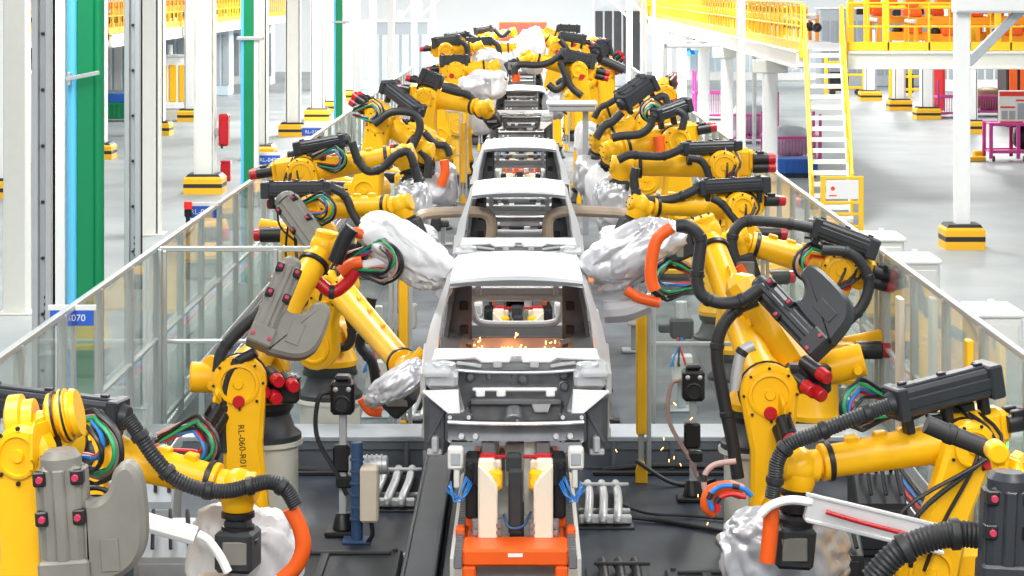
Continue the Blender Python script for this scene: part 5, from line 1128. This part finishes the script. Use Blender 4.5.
robot('welding robot with thick level forearm and black housing above it, third pair at right', P(722, 235, Y), P(722, 165, Y), P(622, 166, Y), P(618, 190, Y), ped=.0, k=1.15, cas=(P(682, 149, Y - .2), P(740, 147, Y), .18, .17), jac=('foil', P(612, 204, Y), (.26, .25, .4), 13.), motors=4,
      hoses=[(PL(Y - .4, (680, 150), (664, 156), (648, 156), (630, 155), (618, 160)), .06, 'hose'), (PL(Y - .4, (688, 158), (700, 160), (706, 168), (710, 180)), .055, 'hose')])
Y = 38
robot('welding robot with raised black housing and ringed wrist, fourth at right', P(672, 205, Y), P(670, 140, Y), P(612, 150, Y - .3), P(608, 172, Y), ped=.0, k=1.2, simple=True, cas=(P(655, 116, Y - .4), P(688, 104, Y), .22, .2), jac=('cloth_white', P(604, 190, Y), (.3, .3, .42), 14.), wires=P(652, 112, Y - .3),
      hoses=[(PL(Y - .5, (652, 118), (650, 126), (640, 134), (622, 136), (612, 138)), .07, 'hose'), (PL(Y - .5, (676, 110), (684, 116), (682, 130)), .06, 'hose'), (PL(Y - .4, (658, 136), (660, 150), (658, 160)), .09, 'orange')])
Y = 43
robot('welding robot with housing tilted steeply up, fifth at right', P(640, 178, Y), P(644, 122, Y), P(600, 140, Y - .2), P(597, 158, Y), ped=.0, k=1.2, simple=True, cas=(P(622, 104, Y - .4), P(652, 82, Y), .30, .26), jac=('foil', P(592, 176, Y), (.34, .3, .4), 15.), hoses=[(PL(Y - .4, (622, 112), (612, 122), (604, 126), (596, 138)), .08, 'hose'), (PL(Y - .3, (654, 100), (664, 96), (668, 106)), .07, 'hose')])
Y = 46
robot('welding robot whose elbow shows behind the tilted black housing at right', P(664, 165, Y), P(660, 96, Y), P(640, 118, Y - 1), P(630, 140, Y), ped=.0, k=1.2, simple=True, motors=4)
Y = 54
robot('distant robot with thick upright arm behind the white flat tool right of the cars', P(585, 125, Y), P(578, 70, Y), P(528, 58, Y), P(512, 66, Y), ped=.0, k=1.12, simple=True, motors=3, cas=(P(562, 55, Y - .3), P(592, 62, Y), .34, .3),
      hoses=[(PL(Y - .4, (560, 55), (550, 62), (538, 65), (518, 65), (514, 74)), .08, 'hose'), (PL(Y - .5, (560, 62), (566, 76), (572, 88), (582, 96)), .08, 'hose'), (PL(Y - .4, (548, 84), (556, 90), (564, 84), (566, 74)), .08, 'hose')], gun=[('gun_sleeve', PL(Y, (516, 72), (516, 82)), .10, 'orange')])
Y = 56
robot('distant welding robot with two crossed housings at right', P(605, 125, Y), P(602, 72, Y), P(572, 96, Y - .6), P(566, 104, Y - .6), ped=.0, k=1.12, simple=True, motors=3, cas=(P(596, 53, Y - .3), P(606, 46, Y), .32, .3), hoses=[(PL(Y - .4, (602, 60), (612, 64), (624, 70)), .12, 'hose')])
Y = 68
robot('far welding robot with raised forearm right of the red display', P(552, 92, Y), P(556, 46, Y), P(540, 34, Y), P(533, 42, Y), ped=.0, k=1.12, simple=True, cas=(P(560, 36, Y), P(586, 40, Y), .32, .26), jac=('cloth_white', P(531, 50, Y), (.4, .4, .7), 17.), hoses=[(PL(Y - .4, (560, 40), (566, 48), (570, 58)), .09, 'hose')])
Y = 76
robot('farthest welding robot on the right, its housing level with the red display', P(572, 84, Y), P(572, 40, Y), P(548, 32, Y), P(542, 40, Y), ped=.0, k=1.12, simple=True, cas=(P(558, 28, Y), P(580, 29, Y), .28, .22))
Y = 53
robot('distant welding robot leaning over the far left yellow post', P(440, 135, Y), P(436, 88, Y), P(474, 96, Y), P(480, 110, Y), ped=.0, k=1.1, simple=True, cas=(P(416, 100, Y - .3), P(392, 84, Y), .26, .22), jac=('foil', P(482, 118, Y), (.3, .3, .4), 21.), hoses=[(PL(Y - .4, (418, 98), (430, 90), (446, 86), (458, 90), (464, 102)), .08, 'hose')])
Y = 62
robot('distant welding robot whose hose hangs in a loop left of the fourth car', P(462, 112, Y), P(462, 76, Y), P(494, 84, Y), P(500, 94, Y), ped=.0, k=1.1, simple=True, cas=(P(470, 67, Y - .3), P(446, 68, Y), .24, .2), hoses=[(PL(Y - .4, (470, 68), (478, 74), (482, 84), (490, 90), (496, 84)), .07, 'hose')])
Y = 80
robot('far welding robot second from last at left', P(464, 90, Y), P(460, 42, Y), P(490, 40, Y), P(494, 48, Y), ped=.0, k=1.12, simple=True, cas=(P(468, 34, Y - .3), P(446, 37, Y), .26, .2), hoses=[(PL(Y - .4, (468, 35), (476, 40), (480, 48)), .08, 'hose')])
Y = 50
robot('distant welding robot behind the steeply tilted black housing', P(636, 150, Y), P(632, 104, Y), P(598, 116, Y), P(592, 130, Y), ped=.0, k=1.1, simple=True, cas=(P(618, 96, Y - .3), P(644, 78, Y), .24, .2), jac=('cloth_white', P(588, 140, Y), (.3, .3, .4), 23.), hoses=[(PL(Y - .4, (618, 98), (608, 104), (600, 108), (594, 118)), .07, 'hose')])
Y = 60
robot('distant welding robot with drooping hose right of the fourth car', P(594, 115, Y), P(592, 80, Y), P(560, 86, Y), P(556, 96, Y), ped=.0, k=1.1, simple=True, cas=(P(580, 72, Y - .3), P(604, 70, Y), .24, .2), jac=('foil', P(554, 104, Y), (.3, .3, .4), 24.), hoses=[(PL(Y - .4, (580, 73), (570, 82), (562, 80), (556, 84)), .07, 'hose')])
Y = 84
robot('far welding robot second from last at right', P(590, 82, Y), P(586, 44, Y), P(562, 46, Y), P(558, 54, Y), ped=.0, k=1.12, simple=True, cas=(P(572, 37, Y - .3), P(594, 44, Y), .26, .2), hoses=[(PL(Y - .4, (572, 38), (566, 44), (562, 52)), .08, 'hose')])
# a flat white clamp plate between the far posts and robots
c = P(573, 103, 47); r = thing('clamp_plate', 'white flat tool plate on a stand right of the third car', 'tool', (c.x, 47, 0)); MB().box(c.x - .55, c.x + .50, 46.6, 47.4, c.z - .04, c.z + .04, .03).build('plate', 'white', r); MB().box(c.x - .5, c.x + .45, 46.65, 47.35, c.z - .16, c.z - .05, .02).box(c.x + .2, c.x + .32, 46.94, 47.06, 0, c.z - .1, .01).build('stand', 'panel_grey', r)

# ------------------------------------------------------------------ light and camera
w = bpy.data.worlds.new('hall_daylight'); SC.world = w; w.use_nodes = True
w.node_tree.nodes['Background'].inputs[0].default_value = (.93, .97, 1, 1); w.node_tree.nodes['Background'].inputs[1].default_value = .34
def lamp(x, y, z, sx, sy, pw):
    l = bpy.data.lights.new('unseen_overhead_light', 'AREA'); l.shape = 'RECTANGLE'; l.size = sx; l.size_y = sy; l.energy = pw; l.color = (1, .98, .95); o = bpy.data.objects.new('unseen_overhead_light', l); COL.objects.link(o); o.location = (x, y, z); return o
for y in (12, 24, 36, 50, 66, 84, 104):
    for x in (-5.5, 5.5): lamp(x, y, 9.5, 1.0, 5, 640 + max(0, y - 20) * 13)
for y in (40, 70, 100, 124):
    for x in (-20, 20): lamp(x, y, 9.5, 2, 10, 1500)  # added unseen lights that brighten the background at both sides
for y in (-6, 3):
    for x in (-5.5, 0, 5.5): lamp(x, y, 9.5, 1.0, 5, 750)  # added front fill, unseen, to brighten the faces turned to the camera
for y in (86, 100, 120): lamp(0, y, 9, 8, 4, 4200)  # added unseen lights that whiten the far end in place of haze
cd = bpy.data.cameras.new('camera'); cd.sensor_width = 36; cd.lens = F / 1024 * 36; cd.shift_x = -(VX - 512) / 1024; cd.shift_y = -(288 - VY) / 1024; cd.clip_end = 500
co = bpy.data.objects.new('camera', cd); COL.objects.link(co); co.location = (0, 0, H); co.rotation_euler = (PI / 2, 0, 0); SC.camera = co
SC.view_settings.view_transform = 'Standard'; SC.view_settings.look = 'None'; SC.view_settings.gamma = 1; SC.view_settings.exposure = 0.2; SC.view_settings.use_curve_mapping = False
SC.cycles.transparent_max_bounces = 24; SC.cycles.max_bounces = 6
